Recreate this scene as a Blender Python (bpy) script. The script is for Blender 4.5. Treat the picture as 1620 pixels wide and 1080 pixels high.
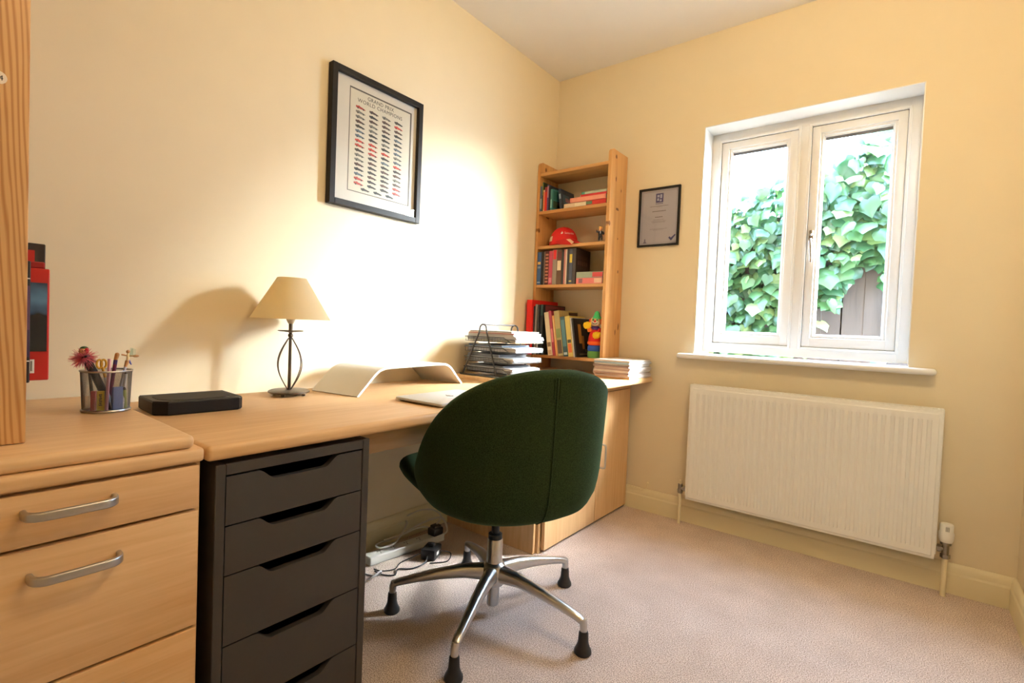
import bpy, bmesh, math, random
from mathutils import Vector, Matrix
random.seed(11)
for o in list(bpy.data.objects): bpy.data.objects.remove(o)
SC = bpy.context.scene
COL = SC.collection
PI = math.pi
R = math.radians

# ------------------------------------------------------------------ camera
cam = bpy.data.cameras.new('camera'); co = bpy.data.objects.new('camera', cam); COL.objects.link(co)
YAW, PIT, ROL = 0.662850547, -0.0289847773, 0.0402475454
f = Vector((-math.sin(YAW)*math.cos(PIT), math.cos(YAW)*math.cos(PIT), math.sin(PIT)))
r = Vector((math.cos(YAW), math.sin(YAW), 0)); u = r.cross(f)
r2 = r*math.cos(ROL)+u*math.sin(ROL); u2 = -r*math.sin(ROL)+u*math.cos(ROL)
m = Matrix((r2, u2, -f)).transposed().to_4x4(); m.translation = (1.79274, -2.68078, 0.99561)
co.matrix_world = m
cam.sensor_width = 36; cam.lens = 793.7*36/1620; cam.clip_start = .02
SC.camera = co

# ------------------------------------------------------------------ light
W = bpy.data.worlds.new('overcast_sky'); SC.world = W; W.use_nodes = True
bg = W.node_tree.nodes['Background']
bg.inputs[0].default_value = (.57, .84, 1.30, 1); bg.inputs[1].default_value = 40.0
sun = bpy.data.lights.new('hazy_sun', 'SUN'); sun.energy = 200; sun.angle = R(52); sun.color = (.97, .98, 1)
so = bpy.data.objects.new('hazy_sun', sun); COL.objects.link(so); so.location = (3, 5, 4)
so.rotation_euler = Vector((-.80, -.46, -.42)).to_track_quat('-Z', 'Y').to_euler()
por = bpy.data.lights.new('window_portal', 'AREA'); por.shape = 'RECTANGLE'; por.size = .89; por.size_y = 1.17
por.cycles.is_portal = True
po = bpy.data.objects.new('window_portal', por); COL.objects.link(po); po.location = (1.365, .23, 1.49)
po.rotation_euler = (R(-90), 0, 0)
SC.view_settings.view_transform = 'Standard'; SC.view_settings.look = 'None'
SC.view_settings.gamma = 1; SC.view_settings.use_curve_mapping = False
SC.view_settings.exposure = 0.0

# ------------------------------------------------------------------ materials
def new_mat(name):
    mt = bpy.data.materials.new(name); mt.use_nodes = True
    return mt, mt.node_tree.nodes, mt.node_tree.links, mt.node_tree.nodes['Principled BSDF']
def lin(c):
    return tuple((x/12.92 if x <= .04045 else ((x+.055)/1.055)**2.4) for x in c)
_pc = {}
def P(col, rough=.5, metal=0, var=.08, scale=60, bump=0, spec=.5, sheen=0, name=None):
    """plain procedural material; col is linear"""
    key = (tuple(round(c, 4) for c in col), rough, metal, var, scale, bump, spec, sheen)
    if key in _pc: return _pc[key]
    mt, N, L, b = new_mat(name or 'plain')
    tc = N.new('ShaderNodeTexCoord'); nz = N.new('ShaderNodeTexNoise'); nz.inputs['Scale'].default_value = scale
    nz.inputs['Detail'].default_value = 4
    L.new(tc.outputs['Object'], nz.inputs['Vector'])
    mx = N.new('ShaderNodeMix'); mx.data_type = 'RGBA'
    mx.inputs[6].default_value = (*[c*(1-var) for c in col], 1); mx.inputs[7].default_value = (*[min(1, c*(1+var)) for c in col], 1)
    L.new(nz.outputs['Fac'], mx.inputs[0]); L.new(mx.outputs[2], b.inputs['Base Color'])
    b.inputs['Roughness'].default_value = rough; b.inputs['Metallic'].default_value = metal
    b.inputs['Specular IOR Level'].default_value = spec
    if sheen: b.inputs['Sheen Weight'].default_value = sheen
    if bump:
        bp = N.new('ShaderNodeBump'); bp.inputs['Strength'].default_value = bump; bp.inputs['Distance'].default_value = .002
        L.new(nz.outputs['Fac'], bp.inputs['Height']); L.new(bp.outputs[0], b.inputs['Normal'])
    _pc[key] = mt
    return mt
def S(r, g, b, **k):
    """plain material from 0-255 sRGB"""
    return P(lin((r/255, g/255, b/255)), **k)
def wood(name, c1, c2, axis, fine=90, coarse=5, rough=.38, knots=False, contrast=(.35, .65), ringy=False):
    mt, N, L, b = new_mat(name)
    tc = N.new('ShaderNodeTexCoord'); mp = N.new('ShaderNodeMapping')
    sc = [1, 1, 1]; sc[axis] = .055
    mp.inputs['Scale'].default_value = sc; L.new(tc.outputs['Object'], mp.inputs['Vector'])
    n1 = N.new('ShaderNodeTexNoise'); n1.inputs['Scale'].default_value = fine; n1.inputs['Detail'].default_value = 6; n1.inputs['Distortion'].default_value = .4
    n2 = N.new('ShaderNodeTexNoise'); n2.inputs['Scale'].default_value = coarse; n2.inputs['Detail'].default_value = 3
    L.new(mp.outputs[0], n1.inputs['Vector']); L.new(mp.outputs[0], n2.inputs['Vector'])
    src = n1.outputs['Fac']
    if ringy:
        wv = N.new('ShaderNodeTexWave'); wv.wave_type = 'BANDS'; wv.bands_direction = 'DIAGONAL'
        wv.inputs['Scale'].default_value = ringy; wv.inputs['Distortion'].default_value = 7; wv.inputs['Detail'].default_value = 2
        wv.inputs['Detail Scale'].default_value = .6
        L.new(mp.outputs[0], wv.inputs['Vector'])
        m0 = N.new('ShaderNodeMix'); m0.data_type = 'FLOAT'; m0.inputs[0].default_value = .85
        L.new(n1.outputs['Fac'], m0.inputs[2]); L.new(wv.outputs['Fac'], m0.inputs[3]); src = m0.outputs[0]
    ad = N.new('ShaderNodeMath'); ad.operation = 'MULTIPLY_ADD'; ad.inputs[1].default_value = .5
    L.new(n2.outputs['Fac'], ad.inputs[0])
    m1 = N.new('ShaderNodeMath'); m1.operation = 'MULTIPLY'; m1.inputs[1].default_value = .5
    L.new(src, m1.inputs[0]); L.new(m1.outputs[0], ad.inputs[2])
    cr = N.new('ShaderNodeValToRGB'); cr.color_ramp.elements[0].position = contrast[0]; cr.color_ramp.elements[1].position = contrast[1]
    cr.color_ramp.elements[0].color = (*c2, 1); cr.color_ramp.elements[1].color = (*c1, 1)
    L.new(ad.outputs[0], cr.inputs[0]); out = cr.outputs[0]
    if knots:                                   # each knot an ellipse (y, z, half sizes) on the board face
        sp = N.new('ShaderNodeSeparateXYZ'); L.new(tc.outputs['Object'], sp.inputs[0])
        nk = N.new('ShaderNodeTexNoise'); nk.inputs['Scale'].default_value = 60; L.new(tc.outputs['Object'], nk.inputs['Vector']); acc = None
        for (ky, kz, ry, rz_) in knots:
            q = []
            for sock, c0, rr in (('Y', ky, ry), ('Z', kz, rz_)):
                d1 = N.new('ShaderNodeMath'); d1.operation = 'SUBTRACT'; d1.inputs[1].default_value = c0; L.new(sp.outputs[sock], d1.inputs[0])
                d2 = N.new('ShaderNodeMath'); d2.operation = 'DIVIDE'; d2.inputs[1].default_value = rr; L.new(d1.outputs[0], d2.inputs[0])
                d3 = N.new('ShaderNodeMath'); d3.operation = 'POWER'; d3.inputs[1].default_value = 2; L.new(d2.outputs[0], d3.inputs[0]); q.append(d3)
            sm = N.new('ShaderNodeMath'); sm.operation = 'ADD'; L.new(q[0].outputs[0], sm.inputs[0]); L.new(q[1].outputs[0], sm.inputs[1])
            if acc is None: acc = sm
            else:
                mn = N.new('ShaderNodeMath'); mn.operation = 'MINIMUM'; L.new(acc.outputs[0], mn.inputs[0]); L.new(sm.outputs[0], mn.inputs[1]); acc = mn
        wob = N.new('ShaderNodeMath'); wob.operation = 'MULTIPLY'; L.new(acc.outputs[0], wob.inputs[0]); L.new(nk.outputs['Fac'], wob.inputs[1])
        kr = N.new('ShaderNodeValToRGB'); kr.color_ramp.elements[0].position = .25; kr.color_ramp.elements[1].position = .9
        L.new(wob.outputs[0], kr.inputs[0])
        mk = N.new('ShaderNodeMix'); mk.data_type = 'RGBA'; mk.inputs[6].default_value = (.16, .055, .012, 1)
        L.new(kr.outputs[0], mk.inputs[0]); L.new(out, mk.inputs[7]); out = mk.outputs[2]
    L.new(out, b.inputs['Base Color']); b.inputs['Roughness'].default_value = rough
    bp = N.new('ShaderNodeBump'); bp.inputs['Strength'].default_value = .05; bp.inputs['Distance'].default_value = .001
    L.new(n1.outputs['Fac'], bp.inputs['Height']); L.new(bp.outputs[0], b.inputs['Normal'])
    return mt
BE1, BE2 = (.80, .53, .275), (.66, .39, .175)
M = {}
M['beech_x'] = wood('beech_laminate', BE1, BE2, 0)
M['beech_y'] = wood('beech_laminate', BE1, BE2, 1)
M['beech_z'] = wood('beech_laminate', BE1, BE2, 2)
PN1, PN2 = (.67, .365, .13), (.47, .205, .052)
M['pine_z'] = wood('pine', PN1, PN2, 2, fine=50, coarse=9, rough=.45, knots=[(y_+.106, z_-.750, a_, b_) for y_, z_, a_, b_ in ((-.136, 1.837, .006, .014), (-.104, 1.677, .016, .007), (-.068, 1.787, .004, .009), (-.085, 1.515, .004, .005), (-.065, 1.332, .006, .008), (-.029, 1.02, .007, .017), (-.065, .987, .006, .016), (-.143, 1.958, .009, .011), (-.192, 1.585, .010, .012))], contrast=(.3, .62))
M['pine_x'] = wood('pine', PN1, PN2, 0, fine=50, coarse=9, rough=.45, contrast=(.3, .62))
M['pine_grain'] = wood('pine', (.62, .34, .12), (.40, .165, .035), 2, fine=60, coarse=6, rough=.45, ringy=75, contrast=(.30, .62))
M['wall'] = P((.80, .68, .465), rough=.75, var=.025, scale=9, bump=.05, name='cream_wall_paint')
M['ceil'] = P((.90, .87, .82), rough=.8, var=.02, scale=9, name='ceiling_paint')
M['trim'] = P((.82, .72, .47), rough=.45, var=.02, scale=12, name='cream_gloss_paint')
M['white'] = P((.83, .81, .77), rough=.35, var=.02, scale=12, name='white_paint')
M['enamel'] = P((.87, .84, .76), rough=.35, var=.015, scale=12, name='radiator_enamel')
M['black'] = P((.012, .011, .011), rough=.45, var=.2, name='black_plastic')
M['blackm'] = P((.02, .018, .017), rough=.4, var=.2, name='black_painted_metal')
M['frame'] = P((.010, .008, .006), rough=.5, spec=.25, var=.25, name='black_frame_wood')
M['char'] = P((.040, .036, .033), rough=.42, var=.06, name='charcoal_foil')
M['chard'] = P((.012, .011, .010), rough=.6, var=.06, name='charcoal_inside')
M['alu'] = P((.60, .59, .57), rough=.28, metal=1, var=.08, scale=90, name='brushed_aluminium')
M['nickel'] = P((.50, .50, .50), rough=.33, metal=1, var=.06, scale=90, name='satin_nickel')
M['iron'] = P((.16, .13, .105), rough=.34, metal=1, var=.2, scale=90, name='burnished_iron')
M['chrome'] = P((.72, .72, .72), rough=.12, metal=1, var=.03, name='chrome')
M['brass'] = P((.30, .26, .20), rough=.3, metal=1, var=.2, name='valve_metal')
M['paper'] = P((.80, .78, .74), rough=.7, var=.06, scale=200, name='paper')
M['pages'] = P((.68, .60, .46), rough=.8, var=.12, scale=300, name='page_edges')
M['cable_w'] = P((.66, .60, .50), rough=.5, var=.03, name='white_cable')
M['shade'] = None

def carpet():
    mt, N, L, b = new_mat('beige_carpet')
    tc = N.new('ShaderNodeTexCoord')
    n1 = N.new('ShaderNodeTexNoise'); n1.inputs['Scale'].default_value = 300; n1.inputs['Detail'].default_value = 2
    n2 = N.new('ShaderNodeTexNoise'); n2.inputs['Scale'].default_value = 7; n2.inputs['Detail'].default_value = 5
    n3 = N.new('ShaderNodeTexVoronoi'); n3.inputs['Scale'].default_value = 240
    for n in (n1, n2, n3): L.new(tc.outputs['Object'], n.inputs['Vector'])
    cr = N.new('ShaderNodeValToRGB'); cr.color_ramp.elements[0].position = .36; cr.color_ramp.elements[1].position = .60
    cr.color_ramp.elements[0].color = (.36, .25, .195, 1); cr.color_ramp.elements[1].color = (.86, .71, .60, 1)
    L.new(n1.outputs['Fac'], cr.inputs[0])
    mx = N.new('ShaderNodeMix'); mx.data_type = 'RGBA'; mx.blend_type = 'MULTIPLY'; mx.inputs[0].default_value = 1
    c2 = N.new('ShaderNodeValToRGB'); c2.color_ramp.elements[0].position = .3; c2.color_ramp.elements[1].position = .7
    c2.color_ramp.elements[0].color = (.86, .85, .84, 1); c2.color_ramp.elements[1].color = (1, 1, 1, 1)
    L.new(n2.outputs['Fac'], c2.inputs[0]); L.new(cr.outputs[0], mx.inputs[6]); L.new(c2.outputs[0], mx.inputs[7])
    L.new(mx.outputs[2], b.inputs['Base Color']); b.inputs['Roughness'].default_value = .95; b.inputs['Specular IOR Level'].default_value = .1
    bp = N.new('ShaderNodeBump'); bp.inputs['Strength'].default_value = .35; bp.inputs['Distance'].default_value = .004
    ad = N.new('ShaderNodeMath'); ad.operation = 'ADD'; L.new(n1.outputs['Fac'], ad.inputs[0]); L.new(n3.outputs['Distance'], ad.inputs[1])
    L.new(ad.outputs[0], bp.inputs['Height']); L.new(bp.outputs[0], b.inputs['Normal'])
    return mt
M['carpet'] = carpet()
def felt():
    mt, N, L, b = new_mat('green_felt')
    tc = N.new('ShaderNodeTexCoord'); n1 = N.new('ShaderNodeTexNoise'); n1.inputs['Scale'].default_value = 330; n1.inputs['Detail'].default_value = 5
    L.new(tc.outputs['Object'], n1.inputs['Vector'])
    cr = N.new('ShaderNodeValToRGB'); cr.color_ramp.elements[0].position = .22; cr.color_ramp.elements[1].position = .8
    cr.color_ramp.elements[0].color = (.009, .0125, .0045, 1); cr.color_ramp.elements[1].color = (.034, .060, .022, 1)
    L.new(n1.outputs['Fac'], cr.inputs[0]); L.new(cr.outputs[0], b.inputs['Base Color'])
    b.inputs['Roughness'].default_value = .95; b.inputs['Specular IOR Level'].default_value = .1
    b.inputs['Sheen Weight'].default_value = .12; b.inputs['Sheen Roughness'].default_value = .4; b.inputs['Sheen Tint'].default_value = (.45, .8, .4, 1)
    bp = N.new('ShaderNodeBump'); bp.inputs['Strength'].default_value = .25; bp.inputs['Distance'].default_value = .001
    L.new(n1.outputs['Fac'], bp.inputs['Height']); L.new(bp.outputs[0], b.inputs['Normal'])
    return mt
M['felt'] = felt()
def glass_mat(name='window_glass', tint=(.97, .99, .98), refl=.06):
    mt = bpy.data.materials.new(name); mt.use_nodes = True; N = mt.node_tree.nodes; L = mt.node_tree.links
    N.remove(N['Principled BSDF']); out = N['Material Output']
    t = N.new('ShaderNodeBsdfTransparent'); t.inputs[0].default_value = (*tint, 1)
    g = N.new('ShaderNodeBsdfGlossy'); g.inputs['Roughness'].default_value = .02
    fr = N.new('ShaderNodeFresnel'); fr.inputs[0].default_value = 1.45
    ge = N.new('ShaderNodeNewGeometry'); iv = N.new('ShaderNodeMath'); iv.operation = 'SUBTRACT'; iv.inputs[0].default_value = 1; L.new(ge.outputs['Backfacing'], iv.inputs[1])
    mu = N.new('ShaderNodeMath'); mu.operation = 'MULTIPLY'; L.new(fr.outputs[0], mu.inputs[0]); L.new(iv.outputs[0], mu.inputs[1])   # reflect at the outer faces only
    mx = N.new('ShaderNodeMixShader'); L.new(mu.outputs[0], mx.inputs[0]); L.new(t.outputs[0], mx.inputs[1]); L.new(g.outputs[0], mx.inputs[2])
    L.new(mx.outputs[0], out.inputs[0])
    return mt
M['glass'] = glass_mat()
def translucent(name, col, amt, rough=.6, var=.25, scale=8):
    mt, N, L, b = new_mat(name); out = N['Material Output']
    tc = N.new('ShaderNodeTexCoord'); nz = N.new('ShaderNodeTexNoise'); nz.inputs['Scale'].default_value = scale
    L.new(tc.outputs['Object'], nz.inputs['Vector'])
    mx = N.new('ShaderNodeMix'); mx.data_type = 'RGBA'
    mx.inputs[6].default_value = (*[c*(1-var) for c in col], 1); mx.inputs[7].default_value = (*[min(1, c*(1+var)) for c in col], 1)
    L.new(nz.outputs['Fac'], mx.inputs[0]); L.new(mx.outputs[2], b.inputs['Base Color']); b.inputs['Roughness'].default_value = rough
    t = N.new('ShaderNodeBsdfTranslucent'); L.new(mx.outputs[2], t.inputs[0])
    ms = N.new('ShaderNodeMixShader'); ms.inputs[0].default_value = amt
    L.new(b.outputs[0], ms.inputs[1]); L.new(t.outputs[0], ms.inputs[2]); L.new(ms.outputs[0], out.inputs[0])
    return mt
M['shade'] = translucent('cream_lamp_shade', (.95, .86, .64), .74, var=.02)

# ------------------------------------------------------------------ mesh builder
WORLD = {}
class MB:
    def __init__(s): s.bm = bmesh.new(); s.mi = 0; s.smooth = False
    def _fin(s, verts, faces, mi):
        for fc in faces: fc.material_index = s.mi if mi is None else mi
    def box(s, lo, hi, bev=0, seg=2, mi=None, rot=None, piv=None):
        lo = Vector(lo); hi = Vector(hi); c = (lo+hi)/2; d = hi-lo
        g = bmesh.ops.create_cube(s.bm, size=1, matrix=Matrix.Translation(c) @ Matrix.Diagonal((*d, 1)))
        vs = g['verts']; fs = list({fc for v in vs for fc in v.link_faces})
        s._fin(vs, fs, mi)
        if bev:
            bev = min(bev, min(abs(x) for x in d)*.49)
            es = list({e for v in vs for e in v.link_edges})
            rr = bmesh.ops.bevel(s.bm, geom=es, offset=bev, segments=seg, profile=.5, affect='EDGES')
            vs = list({v for fc in rr['faces'] for v in fc.verts} | {v for v in vs if v.is_valid})
            s._fin(vs, list({fc for v in vs for fc in v.link_faces}), mi)
        if rot is not None:
            bmesh.ops.rotate(s.bm, verts=vs, cent=piv if piv is not None else c, matrix=rot)
        return vs
    def faces(s, verts, faces, mi=None):
        vs = [s.bm.verts.new(v) for v in verts]; out = []
        for fc in faces:
            try: out.append(s.bm.faces.new([vs[i] for i in fc]))
            except ValueError: pass
        s._fin(vs, out, mi); return vs
    def loft(s, rings, closed=True, cap=True, mi=None):
        n = len(rings[0]); vs = [[s.bm.verts.new(p) for p in rg] for rg in rings]; out = []
        for i in range(len(rings)-1):
            for j in range(n if closed else n-1):
                k = (j+1) % n
                out.append(s.bm.faces.new((vs[i][j], vs[i][k], vs[i+1][k], vs[i+1][j])))
        if cap and closed:
            out.append(s.bm.faces.new(list(reversed(vs[0])))); out.append(s.bm.faces.new(vs[-1]))
        s._fin(None, out, mi); return [v for rg in vs for v in rg]
    def lathe(s, prof, c=(0, 0, 0), seg=32, mi=None, M4=None, sx=1, sy=1):
        c = Vector(c); rings = []
        for (rr, z) in prof:
            rr = max(rr, 1e-5)
            rings.append([c+Vector((rr*sx*math.cos(2*PI*j/seg), rr*sy*math.sin(2*PI*j/seg), z)) for j in range(seg)])
        if M4: rings = [[M4 @ (p-c)+c for p in rg] for rg in rings]
        return s.loft(rings, mi=mi)
    def cyl(s, p0, p1, r0, r1=None, seg=16, mi=None):
        return s.tube([p0, p1], [r0, r0 if r1 is None else r1], seg, mi=mi)
    def tube(s, pts, rad, seg=8, mi=None, closed=False):
        pts = [Vector(p) for p in pts]; n = len(pts)
        if not isinstance(rad, (list, tuple)): rad = [rad]*n
        rings = []; up = None
        for i in range(n):
            if closed: t = pts[(i+1) % n]-pts[i-1]
            else: t = pts[min(i+1, n-1)]-pts[max(i-1, 0)]
            t.normalize()
            if up is None:
                up = Vector((0, 0, 1)) if abs(t.z) < .9 else Vector((1, 0, 0))
            a = up-t*up.dot(t); a.normalize(); b = t.cross(a); up = a
            rings.append([pts[i]+(a*math.cos(2*PI*j/seg)+b*math.sin(2*PI*j/seg))*rad[i] for j in range(seg)])
        if closed: rings.append(rings[0]); return s.loft(rings, cap=False, mi=mi)
        return s.loft(rings, mi=mi)
    def prism(s, poly, d, M4, mi=None):
        """poly in local xy, extruded along local z from 0 to d"""
        n = len(poly)
        a = [M4 @ Vector((x, y, 0)) for x, y in poly]; b = [M4 @ Vector((x, y, d)) for x, y in poly]
        vs = s.faces(a+b, [tuple(range(n-1, -1, -1)), tuple(range(n, 2*n))]+[(i, (i+1) % n, n+(i+1) % n, n+i) for i in range(n)], mi)
        return vs
    def sphere(s, c, rad, seg=16, mi=None, M3=None):
        g = bmesh.ops.create_uvsphere(s.bm, u_segments=seg, v_segments=max(6, seg//2), radius=1)
        if not isinstance(rad, (list, tuple)): rad = (rad,)*3
        for v in g['verts']:
            p = Vector((v.co.x*rad[0], v.co.y*rad[1], v.co.z*rad[2]))
            if M3: p = M3 @ p
            v.co = p+Vector(c)
        s._fin(None, list({fc for v in g['verts'] for fc in v.link_faces}), mi); return g['verts']
    def text(s, body, size, M4, depth=.0004, mi=None, align='CENTER', warp=None, space=1.0):
        cu = bpy.data.curves.new('t', 'FONT'); cu.body = body; cu.size = size; cu.align_x = align; cu.extrude = depth/2
        cu.space_character = space; cu.resolution_u = 3
        ob = bpy.data.objects.new('t', cu); COL.objects.link(ob); bpy.context.view_layer.update()
        me = bpy.data.meshes.new_from_object(ob)
        vs = []
        for v in me.vertices:
            p = warp(v.co) if warp else M4 @ v.co
            vs.append(p)
        s.faces(vs, [tuple(p.vertices) for p in me.polygons], mi)
        bpy.data.objects.remove(ob); bpy.data.curves.remove(cu); bpy.data.meshes.remove(me)
    def build(s, name, mats, parent=None, smooth=35, local=False, loc=None):
        if not isinstance(mats, (list, tuple)): mats = [mats]
        bmesh.ops.recalc_face_normals(s.bm, faces=s.bm.faces)
        base = Matrix.Identity(4)
        if parent is not None: base = WORLD[parent.name]
        elif loc is not None: base = Matrix.Translation(loc)
        if not local: s.bm.transform(base.inverted())
        me = bpy.data.meshes.new(name); s.bm.to_mesh(me); s.bm.free()
        for mt in mats: me.materials.append(mt)
        if smooth:
            me.polygons.foreach_set('use_smooth', [True]*len(me.polygons)); me.set_sharp_from_angle(angle=R(smooth))
        o = bpy.data.objects.new(name, me); COL.objects.link(o)
        if parent is not None: o.parent = parent
        elif loc is not None: o.location = loc
        WORLD[o.name] = base
        return o
def tag(o, label=None, cat=None, group=None, kind=None):
    if label: o['label'] = label
    if cat: o['category'] = cat
    if group: o['group'] = group
    if kind: o['kind'] = kind
    return o
def thing(name, label, cat, loc=(0, 0, 0), rot=(0, 0, 0), group=None):
    o = bpy.data.objects.new(name, None); COL.objects.link(o); o.empty_display_size = .05
    o.location = loc; o.rotation_euler = rot
    from mathutils import Euler
    WORLD[o.name] = Matrix.Translation(loc) @ Euler(rot).to_matrix().to_4x4()
    return tag(o, label, cat, group)
def struct(o, label, cat): return tag(o, label, cat, None, 'structure')
def axes(x, y, z, o): return Matrix((Vector(x), Vector(y), Vector(z))).transposed().to_4x4() if o is None else Matrix.Translation(o) @ Matrix((Vector(x), Vector(y), Vector(z))).transposed().to_4x4()
def rrect(w, h, rad, n=5):
    pts = []
    for cx, cy, a0 in ((w/2-rad, h/2-rad, 0), (-w/2+rad, h/2-rad, 90), (-w/2+rad, -h/2+rad, 180), (w/2-rad, -h/2+rad, 270)):
        for i in range(n): a = R(a0+90*i/(n-1)); pts.append((cx+rad*math.cos(a), cy+rad*math.sin(a)))
    return pts
def spline(pts, n=8):
    pts = [Vector(p) for p in pts]; out = []
    for i in range(len(pts)-1):
        p0 = pts[max(i-1, 0)]; p1 = pts[i]; p2 = pts[i+1]; p3 = pts[min(i+2, len(pts)-1)]
        for k in range(n):
            t = k/n
            out.append(.5*((2*p1)+(p2-p0)*t+(2*p0-5*p1+4*p2-p3)*t*t+(3*p1-p0-3*p2+p3)*t**3))
    out.append(pts[-1]); return out

# ================================================================== ROOM
XR, YF, H = 2.174, -3.35, 2.553
X0, X1, Z0, Z1 = .92, 1.812, .904, 2.077      # window opening
b = MB(); b.box((-.2, YF-.2, -.1), (XR+.2, .2, 0)); struct(b.build('floor', M['carpet']), 'beige carpeted floor', 'floor')
b = MB(); b.box((-.2, YF-.2, H), (XR+.2, .2, H+.1)); struct(b.build('ceiling', M['ceil']), 'plain pale ceiling', 'ceiling')
b = MB(); b.box((-.2, YF-.2, 0), (0, .2, H)); struct(b.build('wall_left', M['wall']), 'cream painted wall behind the desk', 'wall')
b = MB(); b.box((XR, YF-.2, 0), (XR+.2, .2, H)); struct(b.build('wall_right', M['wall']), 'cream painted wall to the right of the radiator', 'wall')
b = MB(); b.box((-.2, YF-.2, 0), (XR+.2, YF, H)); struct(b.build('wall_front', M['wall']), 'cream painted wall opposite the window', 'wall')
b = MB()
b.box((0, 0, 0), (X0, .2, H)); b.box((X1, 0, 0), (XR, .2, H)); b.box((X0, 0, 0), (X1, .2, Z0-.03)); b.box((X0, 0, Z1), (X1, .2, H))
struct(b.build('wall_back', M['wall']), 'cream painted wall with the window and radiator', 'wall')
b = MB()
b.box((-.2, .2, -.3), (X0, .25, 2.9)); b.box((X1, .2, -.3), (XR+.2, .25, 2.9)); b.box((X0, .2, -.3), (X1, .25, Z0-.03)); b.box((X0, .2, Z1), (X1, .25, 2.9))
def brick():
    mt, N, L, bs = new_mat('red_brick'); tc = N.new('ShaderNodeTexCoord'); mp = N.new('ShaderNodeMapping'); mp.inputs['Rotation'].default_value = (R(90), 0, 0)
    br = N.new('ShaderNodeTexBrick'); br.inputs['Scale'].default_value = 4.5; br.inputs['Color1'].default_value = (.18, .06, .035, 1); br.inputs['Color2'].default_value = (.13, .05, .03, 1); br.inputs['Mortar'].default_value = (.25, .22, .18, 1)
    L.new(tc.outputs['Object'], mp.inputs[0]); L.new(mp.outputs[0], br.inputs[0]); L.new(br.outputs[0], bs.inputs['Base Color']); bs.inputs['Roughness'].default_value = .9
    return mt
struct(b.build('wall_outside', brick()), 'brick outer face of the window wall', 'wall')
# white plastered window reveal
b = MB()
b.box((X0, .001, Z0), (X0+.004, .136, Z1)); b.box((X1-.004, .001, Z0), (X1, .136, Z1)); b.box((X0, .001, Z1-.004), (X1, .136, Z1))
struct(b.build('trim_1', M['white']), 'white painted window reveal', 'trim')
def skirting(name, p0, p1, nrm, label):
    prof = [(0, 0), (.018, 0), (.018, .078), (.014, .086), (.014, .104), (.010, .114), (.004, .12), (0, .12)]
    n = Vector(nrm); rings = []
    for p in (p0, p1): rings.append([Vector(p)+n*a+Vector((0, 0, z)) for a, z in prof])
    b = MB(); b.loft(rings); struct(b.build(name, M['trim'], smooth=25), label, 'skirting board')
skirting('baseboard_left', (.0005, YF, 0), (.0005, 0, 0), (1, 0, 0), 'cream skirting board under the desk')
skirting('baseboard_back', (0, -.0005, 0), (XR, -.0005, 0), (0, -1, 0), 'cream skirting board below the radiator')
skirting('baseboard_right', (XR-.0005, YF, 0), (XR-.0005, 0, 0), (-1, 0, 0), 'cream skirting board on the right wall')

# ------------------------------------------------------------------ window
win = thing('window_1', 'white two-casement window above the radiator', 'window', (1.366, .135, Z0)); win['kind'] = 'structure'
FY0, FY1 = .135, .195
def ring_rect(b, x0, x1, z0, z1, w, y0, y1, bev=.004, wb=None):
    wb = wb or w
    b.box((x0, y0, z0), (x0+w, y1, z1), bev); b.box((x1-w, y0, z0), (x1, y1, z1), bev)
    b.box((x0+w*.9, y0, z1-w), (x1-w*.9, y1, z1), bev); b.box((x0+w*.9, y0, z0), (x1-w*.9, y1, z0+wb), bev)
b = MB()
ring_rect(b, X0, X1, Z0, Z1, .045, FY0, FY1)
MX = (1.340, 1.386)
b.box((MX[0], FY0, Z0+.04), (MX[1], FY1, Z1-.04), .004)
for x0, x1 in ((X0+.045, MX[0]), (MX[1], X1-.045)):          # rebate bead round each light
    ring_rect(b, x0-.006, x1+.006, Z0+.039, Z1-.039, .012, FY0-.006, FY0+.01, .003)
b.build('window_frame', M['white'], win)
for i, (x0, x1) in enumerate(((X0+.052, MX[0]-.007), (MX[1]+.007, X1-.052))):
    b = MB()
    z0, z1 = Z0+.052, Z1-.052
    ring_rect(b, x0, x1, z0, z1, .036, FY0+.006, FY1-.004, .004, .045)
    ring_rect(b, x0+.034, x1-.034, z0+.043, z1-.034, .014, FY0+.014, FY1-.012, .005)
    ring_rect(b, x0+.046, x1-.046, z0+.055, z1-.046, .008, FY0+.024, FY1-.018, .003)
    sash = b.build('sash', M['white'], win)
    g_ = MB(); ring_rect(g_, x0-.009, x1+.009, z0-.009, z1+.009, .014, FY0+.022, FY0+.034, .001); g_.build('sash_gap_shade', P((.13, .12, .11), rough=.7, name='gap_shade_grey'), sash)  # dark backing strip added in the sash gap: blocks daylight, draws the shadow line
    b = MB(); b.box((x0+.04, FY0+.034, z0+.045), (x1-.04, FY0+.038, z1-.04)); b.build('pane', M['glass'], sash)
    b = MB(); b.box((x0+.052, FY0+.030, z1-.068), (x1-.052, FY0+.033, z1-.054)); b.build('shadow_gap_strip', P((.10, .10, .11), name='gap_shade_grey'), sash)  # dark strip standing in for the shadow gap at the glass top
    if i == 1:
        hx = x0+.018; b = MB(); hy = FY0+.006
        b.box((hx-.010, hy-.006, 1.455), (hx+.010, hy, 1.525), .004)
        b.tube(spline([(hx, hy-.004, 1.475), (hx, hy-.026, 1.475), (hx+.002, hy-.034, 1.455), (hx+.006, hy-.034, 1.41), (hx+.008, hy-.036, 1.365)], 6), [.008]*6+[.007]*6+[.0075]*6+[.006]*6+[.004], 10)
        b.sphere((hx, hy-.012, 1.50), (.006, .008, .008), 10)
        b.build('handle', P((.36, .33, .30), rough=.22, metal=1, name='handle_metal'), sash)
b = MB(); b.box((.846, -.055, .868), (1.902, .0, .894), .011, 3); b.box((X0, -.01, .874), (X1, .136, .8945)); b.build('window_sill', M['white'], win)

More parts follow.
